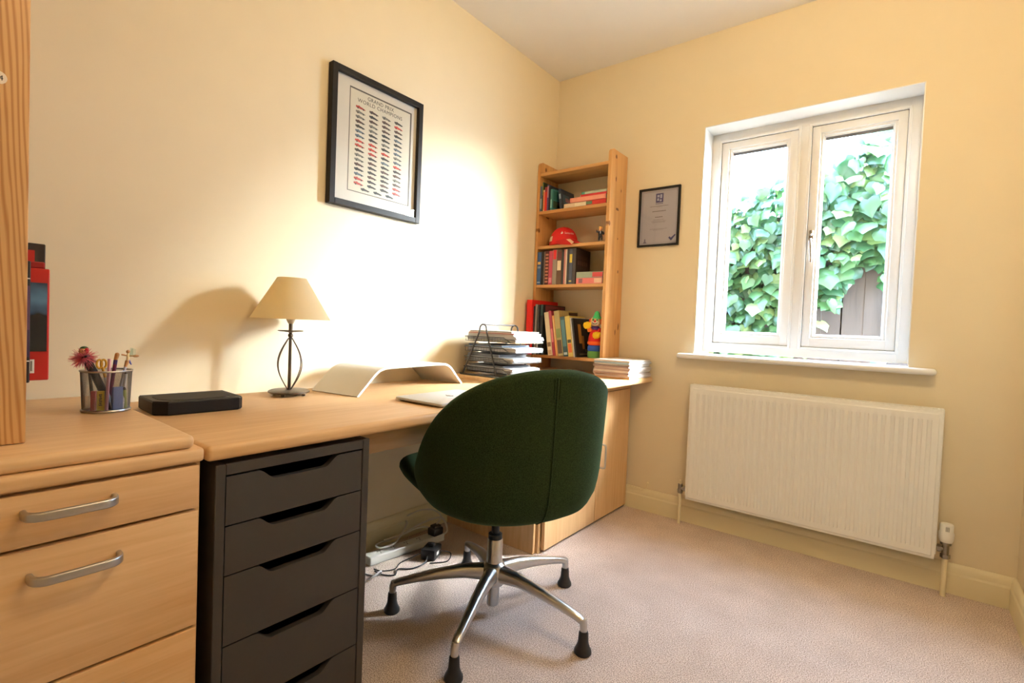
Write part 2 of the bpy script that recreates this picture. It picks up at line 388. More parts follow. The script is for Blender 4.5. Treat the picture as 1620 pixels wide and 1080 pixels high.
# ------------------------------------------------------------------ garden beyond the window
b = MB(); b.box((-4, .2, -.3), (6, 6, -.12)); struct(b.build('ground', P((.16, .14, .10), rough=.9, var=.3, scale=5)), 'paved ground outside the window', 'ground')
fence = thing('fence', 'weathered grey wooden fence of upright boards behind the ivy', 'fence', (1.2, 1.35, -.12))
b = MB(); x = -2.6; rnd = random.Random(4)
FM = [wood('weathered_fence', (.062*k, .047*k, .032*k), (.034*k, .026*k, .017*k), 2, fine=60, coarse=8, rough=.9) for k in (.85, 1.0, 1.15)]
while x < 1.75:
    w = .118+rnd.random()*.01
    b.box((x, 1.33+(.004 if int(x*9) % 2 else 0), -.10), (x+w+.012, 1.344+(.004 if int(x*9) % 2 else 0), 1.86), .002, 1, mi=rnd.randrange(3)); x += w
b.build('fence_boards', FM, fence)
for z in (.3, 1.0, 1.6):
    b = MB(); b.box((-2.6, 1.354, z), (1.86, 1.40, z+.08), .004, 1); b.build('rail', FM[1], fence)
for x in (-2.2, -.3, 1.76):
    b = MB(); b.box((x, 1.40, -.12), (x+.09, 1.49, 1.9), .004, 1); b.build('post', FM[0], fence)
LEAF = [(0, .02), (.20, -.12), (.42, .00), (.47, .20), (.50, .42), (.32, .58), (.15, .80), (0, 1.0), (-.15, .80), (-.32, .58), (-.50, .42), (-.47, .20), (-.42, .00), (-.20, -.12)]
def ivy():
    rnd = random.Random(9); V = []; F = []; MI = []
    def leaf(c, nrm, down, size, mi):
        n = nrm.normalized(); d = (down-n*down.dot(n)).normalized(); s = n.cross(d)
        k = len(V); ctr = c+d*size*.35+n*size*.06
        V.append(ctr)
        for (px, py) in LEAF: V.append(c+s*px*size+d*py*size-n*abs(px)*size*.22-n*(py-.3)**2*size*.18)
        for i in range(len(LEAF)): F.append((k, k+1+i, k+1+(i+1) % len(LEAF))); MI.append(mi)
    cnt = 0
    while cnt < 3350:
        x = rnd.uniform(-.7, 1.86); z = rnd.uniform(.5, 2.62)
        top = 2.12+.05*math.sin(x*5)+.05*math.sin(x*13+1)
        if x > 1.15: top = 2.26+.10*math.sin(x*4.2)+.06*math.sin(x*17)
        low = 0
        if x > 1.16: low = 1.17+.30*min(1, max(0, (x-1.30)/.25))+.07*math.sin(x*21)+.05*math.sin(x*47)
        elif x > 1.09: low = 1.02
        if z > top or (z < low and rnd.random() > .025): continue
        over = max(0, z-2.0)
        y = 1.325-abs(rnd.gauss(.07, .05))-(.10*rnd.random() if z > 1.5 else 0)+over*.55*rnd.random()
        if z > 1.95: y += rnd.uniform(-.05, .12)
        size = rnd.uniform(.055, .118)*(1.1 if x > 1.3 else 1)
        nrm = Vector((rnd.gauss(0, .45), -1, rnd.gauss(.55, .4))); dn = Vector((rnd.gauss(0, .5), 0, -1))
        leaf(Vector((x, min(y, 1.318) if z < 1.84 else y, z)), nrm, dn, size, rnd.choice((0, 0, 1, 1, 2))); cnt += 1
    me = bpy.data.meshes.new('ivy'); me.from_pydata([tuple(v) for v in V], [], F)
    for col, nm in (((.034, .090, .034), 'dark_leaf'), ((.065, .150, .050), 'mid_leaf'), ((.14, .215, .066), 'young_leaf')):
        me.materials.append(translucent('ivy_'+nm, col, .35, rough=.35, var=.2, scale=5))
    me.polygons.foreach_set('material_index', MI); me.polygons.foreach_set('use_smooth', [True]*len(F))
    o = bpy.data.objects.new('ivy', me); COL.objects.link(o); o.location = (0, 0, 0)
    tag(o, 'dense green ivy leaves hanging over the fence outside the window', 'ivy', None, 'stuff')
    WORLD[o.name] = Matrix.Identity(4)
ivy()

# ------------------------------------------------------------------ added ceiling light, out of view, for warm fill
CL = (1.80, -1.50, H)
cl = thing('added_ceiling_light', 'added round opal glass ceiling light out of view, for warm fill', 'ceiling light', CL)
b = MB(); b.lathe([(0, -.03), (.06, -.03), (.07, -.02), (.07, -.0005), (0, -.0005)], CL, 32); b.build('ceiling_rose', M['white'], cl)
def opal():
    mt, N, L, bs = new_mat('opal_glass_lit'); bs.inputs['Emission Color'].default_value = (1, .82, .58, 1); bs.inputs['Emission Strength'].default_value = 25; return mt
b = MB(); b.sphere(Vector(CL)+Vector((0, 0, -.125)), .10, 32); b.build('globe', opal(), cl)
pl_ = bpy.data.lights.new('warm_fill_bulb', 'POINT'); pl_.energy = 410; pl_.color = (1, .75, .44); pl_.shadow_soft_size = .104
plo = bpy.data.objects.new('warm_fill_bulb', pl_); COL.objects.link(plo); plo.location = Vector(CL)+Vector((0, 0, -.125))

# ================================================================== FURNITURE
# ------------------------------------------------------------------ desk
DZ = .73
desk = thing('desk', 'beech desk with long worktop carrying the lamp and laptop', 'desk', (.35, -1.585, 0))
b = MB(); b.box((.003, -2.264, .698), (.705, -.870, DZ), .010, 3); b.build('desktop', M['beech_y'], desk)
b = MB(); b.box((.537, -1.855, .600), (.555, -.889, .698), .001, 1); b.build('apron', M['beech_y'], desk)
b = MB(); b.box((.022, -.888, 0), (.555, -.870, .698), .002, 1); b.build('end_panel', M['beech_z'], desk)
b = MB(); b.box((.03, -2.262, 0), (.55, -2.252, .698), .002, 1); b.build('end_panel', M['beech_z'], desk)

# ------------------------------------------------------------------ pedestal at the left
ped = thing('drawer_pedestal', 'beech drawer pedestal with silver bar handles at the left end', 'drawer unit', (.35, -2.56, 0))
b = MB(); b.box((.022, -2.862, 0), (.678, -2.2665, .7005), .002, 1); b.build('cabinet_body', M['beech_z'], ped)
b = MB(); b.box((.003, -2.868, .702), (.703, -2.267, DZ), .008, 3); b.build('top', M['beech_y'], ped)
def bar_handle(b, x, y0, y1, z, r=.0062):
    p = spline([(x, y0, z), (x+.018, y0+.002, z), (x+.029, y0+.012, z), (x+.032, y0+.03, z), (x+.032, y1-.03, z), (x+.029, y1-.012, z), (x+.018, y1-.002, z), (x, y1, z)], 5)
    rings = []
    for i, q in enumerate(p):
        t_ = (p[min(i+1, len(p)-1)]-p[max(i-1, 0)]).normalized(); n_ = Vector((t_.y, -t_.x, 0))
        rings.append([q+n_*a_+Vector((0, 0, b_)) for a_, b_ in rrect(.0085, .0155, .0032, 4)])
    b.loft(rings)
for k, (z0, z1, hz) in enumerate(((.610, .696, .664), (.372, .604, .558), (.02, .366, None))):
    b = MB(); b.box((.6785, -2.862, z0), (.698, -2.2745, z1), .003, 2); dr = b.build('drawer', M['beech_y'], ped)
    b = MB()
    if hz is None: hz = .31
    bar_handle(b, .697, -2.53+.008*k, -2.412+.008*k, hz); b.build('handle', M['nickel'], dr)
board = MB(); board.box((.01, -2.868, DZ+.0005), (.700, -2.284, .757), .011, 4, rot=Matrix.Rotation(R(-1.0), 3, 'Z'), piv=(.7, -2.284, .74))
tag(board.build('worktop_board', M['beech_y'], loc=(.35, -2.57, DZ)), 'thick beech board with rounded edge lying on the drawer pedestal', 'board')

# ------------------------------------------------------------------ charcoal drawer unit
AX, AY0, AY1, AZ = .693, -2.243, -1.866, .686
al = thing('drawer_unit', 'narrow charcoal grey five-drawer unit under the desk', 'drawer unit', (.42, (AY0+AY1)/2, 0))
b = MB(); t = .020
b.box((.12, AY0, 0), (AX, AY0+t, AZ), .0015, 1); b.box((.12, AY1-t, 0), (AX, AY1, AZ), .0015, 1)
b.box((.12, AY0+t, AZ-.024), (AX, AY1-t, AZ), .0015, 1); b.box((.12, AY0+t, 0), (AX, AY1-t, .02), .0015, 1)
b.box((.12, AY0+t, .02), (.13, AY1-t, AZ-.024))
b.build('cabinet_body', M['char'], al)
zz = [AZ-.026, .553, .446, .294, .142, .022]
dy0, dy1 = AY0+t+.002, AY1-t-.002; cy = (dy0+dy1)/2
for k in range(5):
    zt, zb = zz[k]-.002, zz[k+1]+.001
    hw, hb, dp = .100, .060, .024
    poly = [(dy0, zb), (dy1, zb), (dy1, zt), (cy+hw, zt)]
    for i in range(1, 9): s_ = i/9; poly.append((cy+hw-(hw-hb)*s_, zt-dp*(s_*s_*(3-2*s_))))
    poly += [(cy+hb, zt-dp), (cy-hb, zt-dp)]
    for i in range(1, 9): s_ = i/9; poly.append((cy-hb-(hw-hb)*s_, zt-dp*(1-(s_*s_*(3-2*s_)))))
    poly += [(cy-hw, zt), (dy0, zt)]
    b = MB(); b.prism(poly, .017, axes((0, 1, 0), (0, 0, 1), (1, 0, 0), (AX-.019, 0, 0)))
    dr = b.build('drawer', M['char'], al, smooth=25)
    b = MB(); b.box((.16, dy0+.008, zb+.006), (.18, dy1-.008, zt-.03)); b.box((.16, dy0+.008, zb+.006), (AX-.0195, dy0+.016, zt-.03))
    b.box((.16, dy1-.016, zb+.006), (AX-.0195, dy1-.008, zt-.03)); b.box((.16, dy0+.008, zb+.004), (AX-.0195, dy1-.008, zb+.008))
    b.build('drawer_box', M['chard'], dr)

# ------------------------------------------------------------------ two-door cupboard
CZ = .750
cup = thing('cupboard', 'low beech two-door cupboard beside the window wall', 'cupboard', (.3, -.43, 0))
CY0, CY1 = -.866, -.022
b = MB()
b.box((.022, CY0, 0), (.566, CY0+.018, CZ-.031), .001, 1); b.box((.022, CY1-.018, 0), (.566, CY1, CZ-.031), .001, 1)
b.box((.022, CY0+.018, .03), (.566, CY1-.018, .048)); b.box((.022, CY0+.018, .03), (.03, CY1-.018, CZ-.031))
b.box((.52, CY0+.018, 0), (.54, CY1-.018, .03)); b.box((.548, CY0+.018, CZ-.075), (.566, CY1-.018, CZ-.031))
b.build('cabinet_body', M['beech_z'], cup)
b = MB(); b.box((.003, -.868, CZ-.030), (.706, -.003, CZ), .010, 3); b.build('top', M['beech_y'], cup)
b = MB(); b.box((.567, CY0+.022, CZ-.072), (.584, CY1, CZ-.032), .0015, 1); b.build('top_rail', M['beech_y'], cup)
ym = -.386
for k, (y0, y1) in enumerate(((CY0+.022, ym-.002), (ym+.002, CY1))):
    b = MB(); b.box((.567, y0, .012), (.584, y1, CZ-.075), .0015, 1); dr = b.build('door', M['beech_z'], cup)
    hy = ym-.037 if k == 0 else ym+.037
    b = MB(); b.tube(spline([(.583, hy, .285), (.604, hy, .287), (.612, hy, .30), (.612, hy, .393), (.604, hy, .406), (.583, hy, .408)], 6), .005, 10)
    b.build('handle', M['nickel'], dr)

# ------------------------------------------------------------------ pine bookcase on the cupboard
BX0, BX1, BD = .004, .492, .200
bk = thing('bookcase', 'tall narrow open pine bookcase standing on the cupboard', 'bookcase', (.247, -.106, CZ))
def side(x0, x1):
    poly = [(-.003, CZ+.0005), (-BD, CZ+.0005), (-BD, 1.965)]
    for i in range(7): a = R(180-90*i/6); poly.append((-BD+.028+.028*math.cos(a), 1.965+.028*math.sin(a)))
    poly.append((-.003, 1.993))
    b = MB(); b.prism(poly, x1-x0, axes((0, 1, 0), (0, 0, 1), (1, 0, 0), (x0, 0, 0)))
    return b
side(BX0, BX0+.018).build('side_panel', M['pine_z'], bk); side(BX1-.018, BX1).build('side_panel', M['pine_z'], bk)
SH = [1.925, 1.697, 1.488, 1.256, .838]
for z in SH:
    b = MB(); b.box((BX0+.018, -.1975, z-.018), (BX1-.018, -.004, z), .0015, 1); b.build('shelf', M['pine_x'], bk)

# ------------------------------------------------------------------ pine bookcase at the left edge
lb = thing('bookcase', 'grainy pine bookcase panel with round sticker at the left edge', 'bookcase', (.4, -2.65, .757))
LX = .588
b = MB(); b.box((LX-.018, -2.80, .758), (LX, -2.512, 2.45), .003, 2); b.build('side_panel', M['pine_grain'], lb)
b = MB(); b.box((.03, -2.80, .758), (.048, -2.512, 2.45), .003, 2); b.build('side_panel', M['pine_grain'], lb)
b = MB(); b.box((.048, -2.80, .758), (LX-.018, -2.792, 2.45)); b.build('back_panel', M['pine_grain'], lb)
for z in (.857, 1.25, 1.65, 2.05, 2.43):
    b = MB(); b.box((.048, -2.79, z-.018), (LX-.018, -2.518, z), .0015, 1); b.build('shelf', M['pine_x'], lb)
b = MB(); b.lathe([(0, 0), (.0105, 0), (.0105, .0004), (0, .0004)], (0, 0, 0), 28, mi=0)
b.text('4', .012, axes((1, 0, 0), (0, 1, 0), (0, 0, 1), (.003, -.0042, .0005)), mi=1)
b.bm.transform(axes((0, 1, 0), (0, 0, 1), (1, 0, 0), (LX+.0002, -2.5505, 1.3755)))
b.build('sticker', [S(235, 220, 200), M['black']], lb)
# boxes on its shelf
def carton(x0, x1, y0, y1, z0, z1, mats, name, label, extra=None, group='boxes on the left bookcase'):
    t = thing(name, label, 'box', ((x0+x1)/2, (y0+y1)/2, z0), group=group)
    b = MB(); b.box((x0, y0, z0), (x1, y1, z1), .0015, 1); b.build('carton', mats[0], t)
    if extra: extra(t)
    return t
def dusk_picture():
    mt, N, L, bs = new_mat('dusk_sky_print')
    tc = N.new('ShaderNodeTexCoord'); sp = N.new('ShaderNodeSeparateXYZ'); L.new(tc.outputs['Object'], sp.inputs[0])
    nz = N.new('ShaderNodeTexNoise'); nz.inputs['Scale'].default_value = 22; L.new(tc.outputs['Object'], nz.inputs['Vector'])
    ad = N.new('ShaderNodeMath'); ad.operation = 'MULTIPLY_ADD'; ad.inputs[1].default_value = .05; L.new(nz.outputs['Fac'], ad.inputs[0]); L.new(sp.outputs['Z'], ad.inputs[2])
    cr = N.new('ShaderNodeValToRGB'); e = cr.color_ramp.elements
    e[0].position = 0.0; e[0].color = (.006, .006, .008, 1); e[1].position = .145; e[1].color = (.008, .012, .02, 1)
    for p, c in ((.15, (.04, .08, .14, 1)), (.178, (.10, .22, .36, 1)), (.212, (.025, .045, .08, 1))):
        q = e.new(p); q.color = c
    L.new(ad.outputs[0], cr.inputs[0]); L.new(cr.outputs[0], bs.inputs['Base Color']); bs.inputs['Roughness'].default_value = .25
    return mt
RED = S(180, 22, 20, rough=.35); DRED = S(150, 20, 24, rough=.3)
def red_extra(t):
    b = MB(); b.box((.5002, -2.56, .913), (.501, -2.4725, 1.043)); b.build('picture', dusk_picture(), t)
    b = MB(); b.box((.5002, -2.516, .872), (.5008, -2.4895, .898), mi=0)
    for i in range(13):
        if i in (3, 7, 10): continue
        y = -2.5135+i*.0017; b.box((.5008, y, .876), (.5011, y+(.0011 if i % 2 else .0006), .895), mi=1)
    b.build('barcode', [M['paper'], M['black']], t)
    b = MB(); b.box((.462, -2.56, 1.0706), (.492, -2.4745, 1.083), .002, 1); b.build('lid_flap', DRED, t)
carton(.452, .500, -2.758, -2.469, .858, 1.070, [RED], 'box', 'red carton with stormy night picture and barcode on the left bookcase', red_extra)
def dk_extra(t):
    b = MB(); b.box((.4402, -2.60, .95), (.441, -2.482, 1.108)); b.build('picture', RED, t)
carton(.400, .440, -2.75, -2.466, .858, 1.122, [P((.02, .012, .012), rough=.3)], 'box', 'taller black-edged box with red face behind the red carton', dk_extra)
def pu_extra(t):
    b = MB(); b.box((.538, -2.60, .905), (.5388, -2.502, .955), mi=0); b.box((.538, -2.60, .955), (.5388, -2.502, 1.035), mi=1)
    b.box((.538, -2.60, .897), (.5388, -2.502, .899), mi=2); b.box((.538, -2.60, 1.047), (.5388, -2.502, 1.049), mi=2)
    b.build('picture', [S(60, 40, 80), S(88, 62, 98), M['paper']], t)
carton(.512, .538, -2.75, -2.501, .858, 1.080, [P((.012, .012, .02), rough=.3)], 'box', 'slim black and purple box nearest the pine side panel', pu_extra)

# ------------------------------------------------------------------ office chair
CP = Vector((.715, -1.35, 0))
chair = thing('office_chair', 'dark green felt tub chair on a five-star aluminium base', 'chair', CP, (0, 0, R(66.5)))
SO = .05        # shell offset backwards (local -y)
def zr(phi):
    T = [(0, .885), (25, .872), (47, .832), (60, .786), (76, .712), (95, .600), (110, .520), (125, .475), (145, .458), (180, .455)]
    a = abs(phi)
    for (a0, z0), (a1, z1) in zip(T, T[1:]):
        if a <= a1: k = (a-a0)/(a1-a0); return z0+(z1-z0)*k
    return T[-1][1]
def zs(phi):                       # smoothed rim
    return sum(zr(((phi+d+180) % 360)-180)*w for d, w in ((-14, .15), (-7, .22), (0, .26), (7, .22), (14, .15)))
RZ = [(.404, .10), (.408, .17), (.420, .230), (.437, .260), (.464, .280), (.50, .291), (.55, .298), (.65, .305), (.75, .311), (.90, .318)]
def rz(z):
    for (z0, r0), (z1, r1) in zip(RZ, RZ[1:]):
        if z <= z1: return r0+(r1-r0)*max(0, (z-z0)/(z1-z0))
    return RZ[-1][1]
def shell_pt(phi, z, dr=0):
    a = R(phi); rr = rz(z)+dr
    se = (abs(math.cos(a))**2.3+abs(math.sin(a))**2.3)**(-1/2.3)
    return Vector((-math.sin(a)*rr*se, -math.cos(a)*rr*se-SO, z))
b = MB(); rings = []
NP = 96
for j in range(NP):
    phi = -180+360*j/NP; top = zs(phi); col = []
    th = .056
    col.append(Vector((0-.02*math.sin(R(phi)), -.02*math.cos(R(phi))-SO, .402)))
    for z in (.404, .408, .420, .437, .450): col.append(shell_pt(phi, min(z, top-.004)))
    for i in range(1, 11): zt_ = max(top-.024, .4501); z = .450+(zt_-.450)*i/10; col.append(shell_pt(phi, z))
    for i in range(1, 8):
        a = PI*i/8; zt = max(top-.024, .4501); col.append(shell_pt(phi, zt, -th/2+th/2*math.cos(a))+Vector((0, 0, .024*math.sin(a))))
    for i in range(0, 7): z = zt_+(.43-zt_)*i/6; p = shell_pt(phi, max(.50, z), -th-.004*i); p.z = z; col.append(p)
    col.append(Vector((0, -SO, .43)))
    rings.append(col)
vs = [[b.bm.verts.new(p) for p in c] for c in rings]
for j in range(NP):
    k = (j+1) % NP
    for i in range(len(vs[0])-1):
        try: b.bm.faces.new((vs[j][i], vs[k][i], vs[k][i+1], vs[j][i+1]))
        except ValueError: pass
bmesh.ops.remove_doubles(b.bm, verts=b.bm.verts, dist=.0006)
shell = b.build('tub_shell', M['felt'], chair, smooth=60, local=True)
b = MB()
b.tube([shell_pt(2.5, z, .0005) for z in [.408, .420, .437, .464]+[.48+(.86-.48)*i/14 for i in range(15)]], .0028, 6)
for d in (-1.7, 1.7): b.tube([shell_pt(d+2.5, z, .0005) for z in [.80+.008*i for i in range(8)]], .0018, 6)
b.build('seam', M['felt'], shell, local=True)
b = MB(); rings = []
def sup(w, d, n=48, e=3.0, cx=0, cy=0, z=0):
    out = []
    for j in range(n):
        a = 2*PI*j/n; c_, s_ = math.cos(a), math.sin(a); k = (abs(c_)**e+abs(s_)**e)**(-1/e)
        out.append(Vector((cx+w*k*c_, cy+d*k*s_, z)))
    return out
for z, s_ in ((.418, .50), (.420, .70), (.428, .82), (.440, .905), (.455, .965), (.472, .998), (.486, .995), (.497, .965), (.504, .91), (.508, .80), (.510, .55), (.511, .25)):
    rg = sup(.280*s_, .292*s_, e=3.4, cy=.105, z=z)
    for p in rg:
        if p.y > .2: p.z -= .10*(p.y-.2)**1.3
    rings.append(rg)
b.loft(rings); b.build('seat_cushion', M['felt'], chair, smooth=60, local=True)
b = MB(); b.box((-.09, -.10, .386), (.09, .08, .404), .004, 1); b.lathe([(.0, .27), (.014, .27), (.014, .39), (0, .39)], seg=20)
b.lathe([(0, .262), (.024, .262), (.024, .282), (.016, .286), (0, .286)], seg=24)
b.build('gas_lift', M['black'], chair, local=True)
base = MB()
base.lathe([(0, .155), (.027, .155), (.027, .262), (.025, .266), (0, .266)], seg=28)
base.lathe([(0, .035), (.0185, .035), (.0205, .038), (.0205, .13), (0, .13)], seg=24)
base.lathe([(0, .105), (.034, .108), (.042, .12), (.043, .165), (.036, .178), (.027, .185), (0, .185)], seg=28)
hub = base.build('base_column', M['alu'], chair, local=True)
for k in range(5):
    a = R(4+72*k-66.5); dx = Vector((math.cos(a), math.sin(a), 0)); px = Vector((-dx.y, dx.x, 0))
    b = MB(); rings = []
    for s_, zc, w, h in ((.02, .148, .050, .060), (.05, .150, .044, .054), (.10, .150, .039, .046), (.18, .139, .034, .037), (.26, .122, .029, .029), (.315, .108, .026, .025), (.334, .102, .025, .024), (.345, .094, .024, .022)):
        rings.append([dx*s_+px*x+Vector((0, 0, zc+z)) for x, z in rrect(w, h, min(w, h)*.42, 5)])
    b.loft(rings)
    b.tube([dx*.340+Vector((0, 0, .105)), dx*.345+Vector((0, 0, .090)), dx*.346+Vector((0, 0, .06))], [.0125, .0125, .0105], 14)
    lg = b.build('leg', M['alu'], chair, local=True, smooth=45)
    b = MB(); b.lathe([(0, 0), (.024, 0), (.027, .004), (.0265, .012), (.021, .022), (.0165, .036), (.0145, .066), (.013, .070), (0, .070)], dx*.346, 24)
    b.build('foot_glide', M['black'], lg, local=True)

# ------------------------------------------------------------------ radiator
rad = thing('radiator', 'white ribbed panel radiator under the window', 'radiator', (1.436, -.06, .14))
RX0, RX1, RZ0, RZ1, RY = .943, 1.928, .145, .735, -.092
b = MB()
n = 32; pitch = (RX1-RX0-.05)/n; sec = []
xs = [RX0+.001]
prof = [(RX0, RY+.004), (RX0+.009, RY+.003), (RX0+.012, RY), (RX0+.022, RY)]
for i in range(n):
    x = RX0+.025+i*pitch
    prof += [(x+pitch*.22, RY), (x+pitch*.32, RY+.005), (x+pitch*.68, RY+.005), (x+pitch*.78, RY)]
prof += [(RX1-.022, RY), (RX1-.012, RY), (RX1-.009, RY+.003), (RX1, RY+.004)]
def row(z, k, d=0): return [Vector((x, RY+max(d, (y-RY)*(k if RX0+.02 < x < RX1-.02 else 1)), z)) for x, y in prof]
rings = [row(RZ0, 0, .004), row(RZ0+.010, 0, .003), row(RZ0+.013, 0), row(RZ0+.036, 0), row(RZ0+.046, 1), row(RZ1-.052, 1), row(RZ1-.042, 0), row(RZ1-.017, 0), row(RZ1-.013, 0, .003), row(RZ1, 0, .004)]
b.loft(rings, closed=False, cap=False)
rings2 = [[Vector((p.x, RY+.011, p.z)) for p in rg] for rg in rings]
b.loft(rings2, closed=False, cap=False)
b.box((RX0, RY+.004, RZ0), (RX0+.004, RY+.011, RZ1)); b.box((RX1-.004, RY+.004, RZ0), (RX1, RY+.011, RZ1))
b.box((RX0, RY+.003, RZ1-.005), (RX1, RY+.011, RZ1), .002, 1); b.box((RX0, RY+.003, RZ0), (RX1, RY+.011, RZ0+.005), .002, 1)
b.build('front_panel', M['enamel'], rad, smooth=30)
b = MB(); b.box((RX0+.004, RY+.048, RZ0+.01), (RX1-.004, -.028, RZ1-.006), .003, 1); b.build('back_panel', M['enamel'], rad)
b = MB(); b.box((RX0-.004, RY+.006, RZ0+.02), (RX0, -.03, RZ1+.003), .001, 1); b.build('side_panel', M['enamel'], rad); b = MB(); b.box((RX1, RY+.006, RZ0+.02), (RX1+.004, -.03, RZ1+.003), .001, 1)
b.build('side_panel', M['enamel'], rad)
b = MB()
b.box((RX0-.004, RY+.006, RZ1-.001), (RX1+.004, RY+.016, RZ1+.004), .0015, 1); b.box((RX0-.004, -.040, RZ1-.001), (RX1+.004, -.030, RZ1+.004), .0015, 1)
for i in range(40):
    x = RX0+(RX1-RX0)*(i+.5)/40; b.box((x-.003, RY+.012, RZ1), (x+.003, -.032, RZ1+.003))
b.build('top_grille', M['enamel'], rad)
for x in (1.1, 1.75):
    b = MB(); b.box((x, -.029, .25), (x+.03, -.0015, .68), .002, 1); b.build('wall_bracket', M['enamel'], rad)
VY = -.058
b = MB(); b.cyl((.905, VY, 0), (.905, VY, .165), .0075, seg=14); b.cyl((.905, VY, .205), (.905, VY, .228), .006, seg=12); b.build('pipe', M['trim'], rad)
b = MB(); b.cyl((.905, VY, .160), (.905, VY, .208), .0115, seg=12); b.cyl((.905, VY, .166), (.905, VY, .180), .0145, seg=6)
b.cyl((.905, VY, .188), (RX0+.002, VY, .188), .010, seg=12); b.cyl((.922, VY, .188), (.936, VY, .188), .0145, seg=6); b.build('valve', M['brass'], rad)
VX = 1.962
b = MB(); b.cyl((VX, VY, 0), (VX, VY, .155), .0095, seg=14); b.build('pipe', M['trim'], rad)
b = MB(); b.cyl((VX, VY, .150), (VX, VY, .222), .0115, seg=14); b.cyl((VX, VY, .152), (VX, VY, .166), .016, seg=6); b.cyl((VX, VY, .205), (VX, VY, .218), .017, seg=18)
b.cyl((VX, VY, .186), (RX1-.002, VY, .186), .0095, seg=12); b.cyl((VX-.026, VY, .186), (VX-.014, VY, .186), .015, seg=6); v = b.build('valve', M['brass'], rad)
b = MB(); b.lathe([(0, .216), (.019, .216), (.0235, .228), (.0245, .252), (.0215, .258), (.0215, .284), (.019, .288), (0, .288)], (VX, VY, 0), 28)
b.build('thermostat_knob', M['enamel'], v)
b = MB()
for i in range(4): b.box((VX-.004+i*.003, VY-.0225, .262), (VX-.0025+i*.003, VY-.0212, .28))
b.build('scale_mark', P((.25, .23, .20)), v)

# ================================================================== WALL PICTURES
PY0, PY1, PZ0, PZ1 = -1.597, -1.140, 1.447, 1.984
pic = thing('framed_poster', 'black framed racing car poster on the wall above the lamp', 'picture', (0, (PY0+PY1)/2, PZ0))
b = MB(); fw = .024; d = .030
b.box((.001, PY0, PZ0), (d, PY0+fw, PZ1), .0015, 1); b.box((.001, PY1-fw, PZ0), (d, PY1, PZ1), .0015, 1)
b.box((.001, PY0+fw, PZ1-fw), (d, PY1-fw, PZ1), .0015, 1); b.box((.001, PY0+fw, PZ0), (d, PY1-fw, PZ0+fw), .0015, 1)
b.build('frame', M['frame'], pic)
b = MB(); b.box((.004, PY0+fw, PZ0+fw), (.0115, PY1-fw, PZ1-fw), mi=0)
iy0, iy1, iz0, iz1 = -1.509, -1.193, 1.517, 1.928
for (a, c) in (((iy0, iz1-.006), (iy1, iz1)), ((iy0, iz0), (iy1, iz0+.003)), ((iy0, iz0), (iy0+.003, iz1)), ((iy1-.008, iz0), (iy1, iz1))):
    b.box((.0115, a[0], a[1]), (.0122, c[0], c[1]), mi=1)
b.build('mount', [P((.70, .60, .53), rough=.7, var=.02), P((.10, .07, .055))], pic)
b = MB(); b.box((.0115, iy0+.003, iz0+.003), (.0119, iy1-.008, iz1-.006), mi=0)
TX = lambda y, z: axes((0, 1, 0), (0, 0, 1), (1, 0, 0), (.0122, y, z))
b.text('GRAND PRIX', .0215, TX(-1.359, 1.899), mi=1, space=1.08); b.text('WORLD CHAMPIONS', .0215, TX(-1.359, 1.878), mi=1, space=1.12)
pal = [S(176, 52, 40), S(120, 112, 104), S(52, 46, 46), S(196, 60, 44), S(96, 104, 116), S(88, 58, 50)]
CAR = [(-.5, -.04), (-.5, .10), (-.36, .10), (-.22, .14), (-.14, .15), (-.08, .09), (.10, .07), (.44, -.02), (.5, -.08), (.36, -.10), (-.36, -.10)]
rnd = random.Random(2)
def car(y, z, s_, mi):
    b.prism([(px*s_, pz*s_) for px, pz in CAR], .0004, TX(y, z), mi)
    for wx in (-.30, .27): b.prism([(wx*s_+.072*s_*math.cos(a*PI/4), -.075*s_+.072*s_*math.sin(a*PI/4)) for a in range(8)], .0006, TX(y, z), 4)
for c_ in range(4):
    for r_ in range(17):
        car(-1.457+c_*.0645, 1.857-r_*.0190, .046, 2+rnd.choice((0, 1, 2, 3, 4, 5, 1, 2)))
for c_ in range(3): car(-1.424+c_*.062, 1.857-17*.0190, .044, 4)
b.build('poster_print', [P((.70, .60, .49), rough=.6, var=.02), P((.06, .045, .04))]+pal, pic)
b = MB(); b.box((.020, PY0+fw-.002, PZ0+fw-.002), (.0215, PY1-fw+.002, PZ1-fw+.002)); b.build('glazing', M['glass'], pic)

QX0, QX1, QZ0, QZ1 = .578, .812, 1.472, 1.794
cer = thing('framed_certificate', 'small black framed certificate with purple crest beside the window', 'picture', ((QX0+QX1)/2, 0, QZ0))
b = MB(); fw = .011; d = -.016
b.box((QX0, d, QZ0), (QX0+fw, -.001, QZ1), .001, 1); b.box((QX1-fw, d, QZ0), (QX1, -.001, QZ1), .001, 1)
b.box((QX0+fw, d, QZ1-fw), (QX1-fw, -.001, QZ1), .001, 1); b.box((QX0+fw, d, QZ0), (QX1-fw, -.001, QZ0+fw), .001, 1)
b.build('frame', M['frame'], cer)
b = MB(); TQ = lambda x, z: axes((1, 0, 0), (0, 0, 1), (0, -1, 0), (x, -.0062, z))
b.box((QX0+fw, -.006, QZ0+fw), (QX1-fw, -.002, QZ1-fw), mi=0)
b.box((.674, -.0066, 1.712), (.716, -.006, 1.762), mi=1)
for (x0, z0, x1, z1) in ((.681, 1.741, .694, 1.754), (.698, 1.735, .709, 1.756), (.681, 1.722, .692, 1.736), (.696, 1.718, .707, 1.729)): b.box((x0, -.0069, z0), (x1, -.0066, z1), mi=2)
for i in range(5): b.box((.674+i*.0085, -.0066, 1.704), (.680+i*.0085, -.006, 1.708), mi=1)
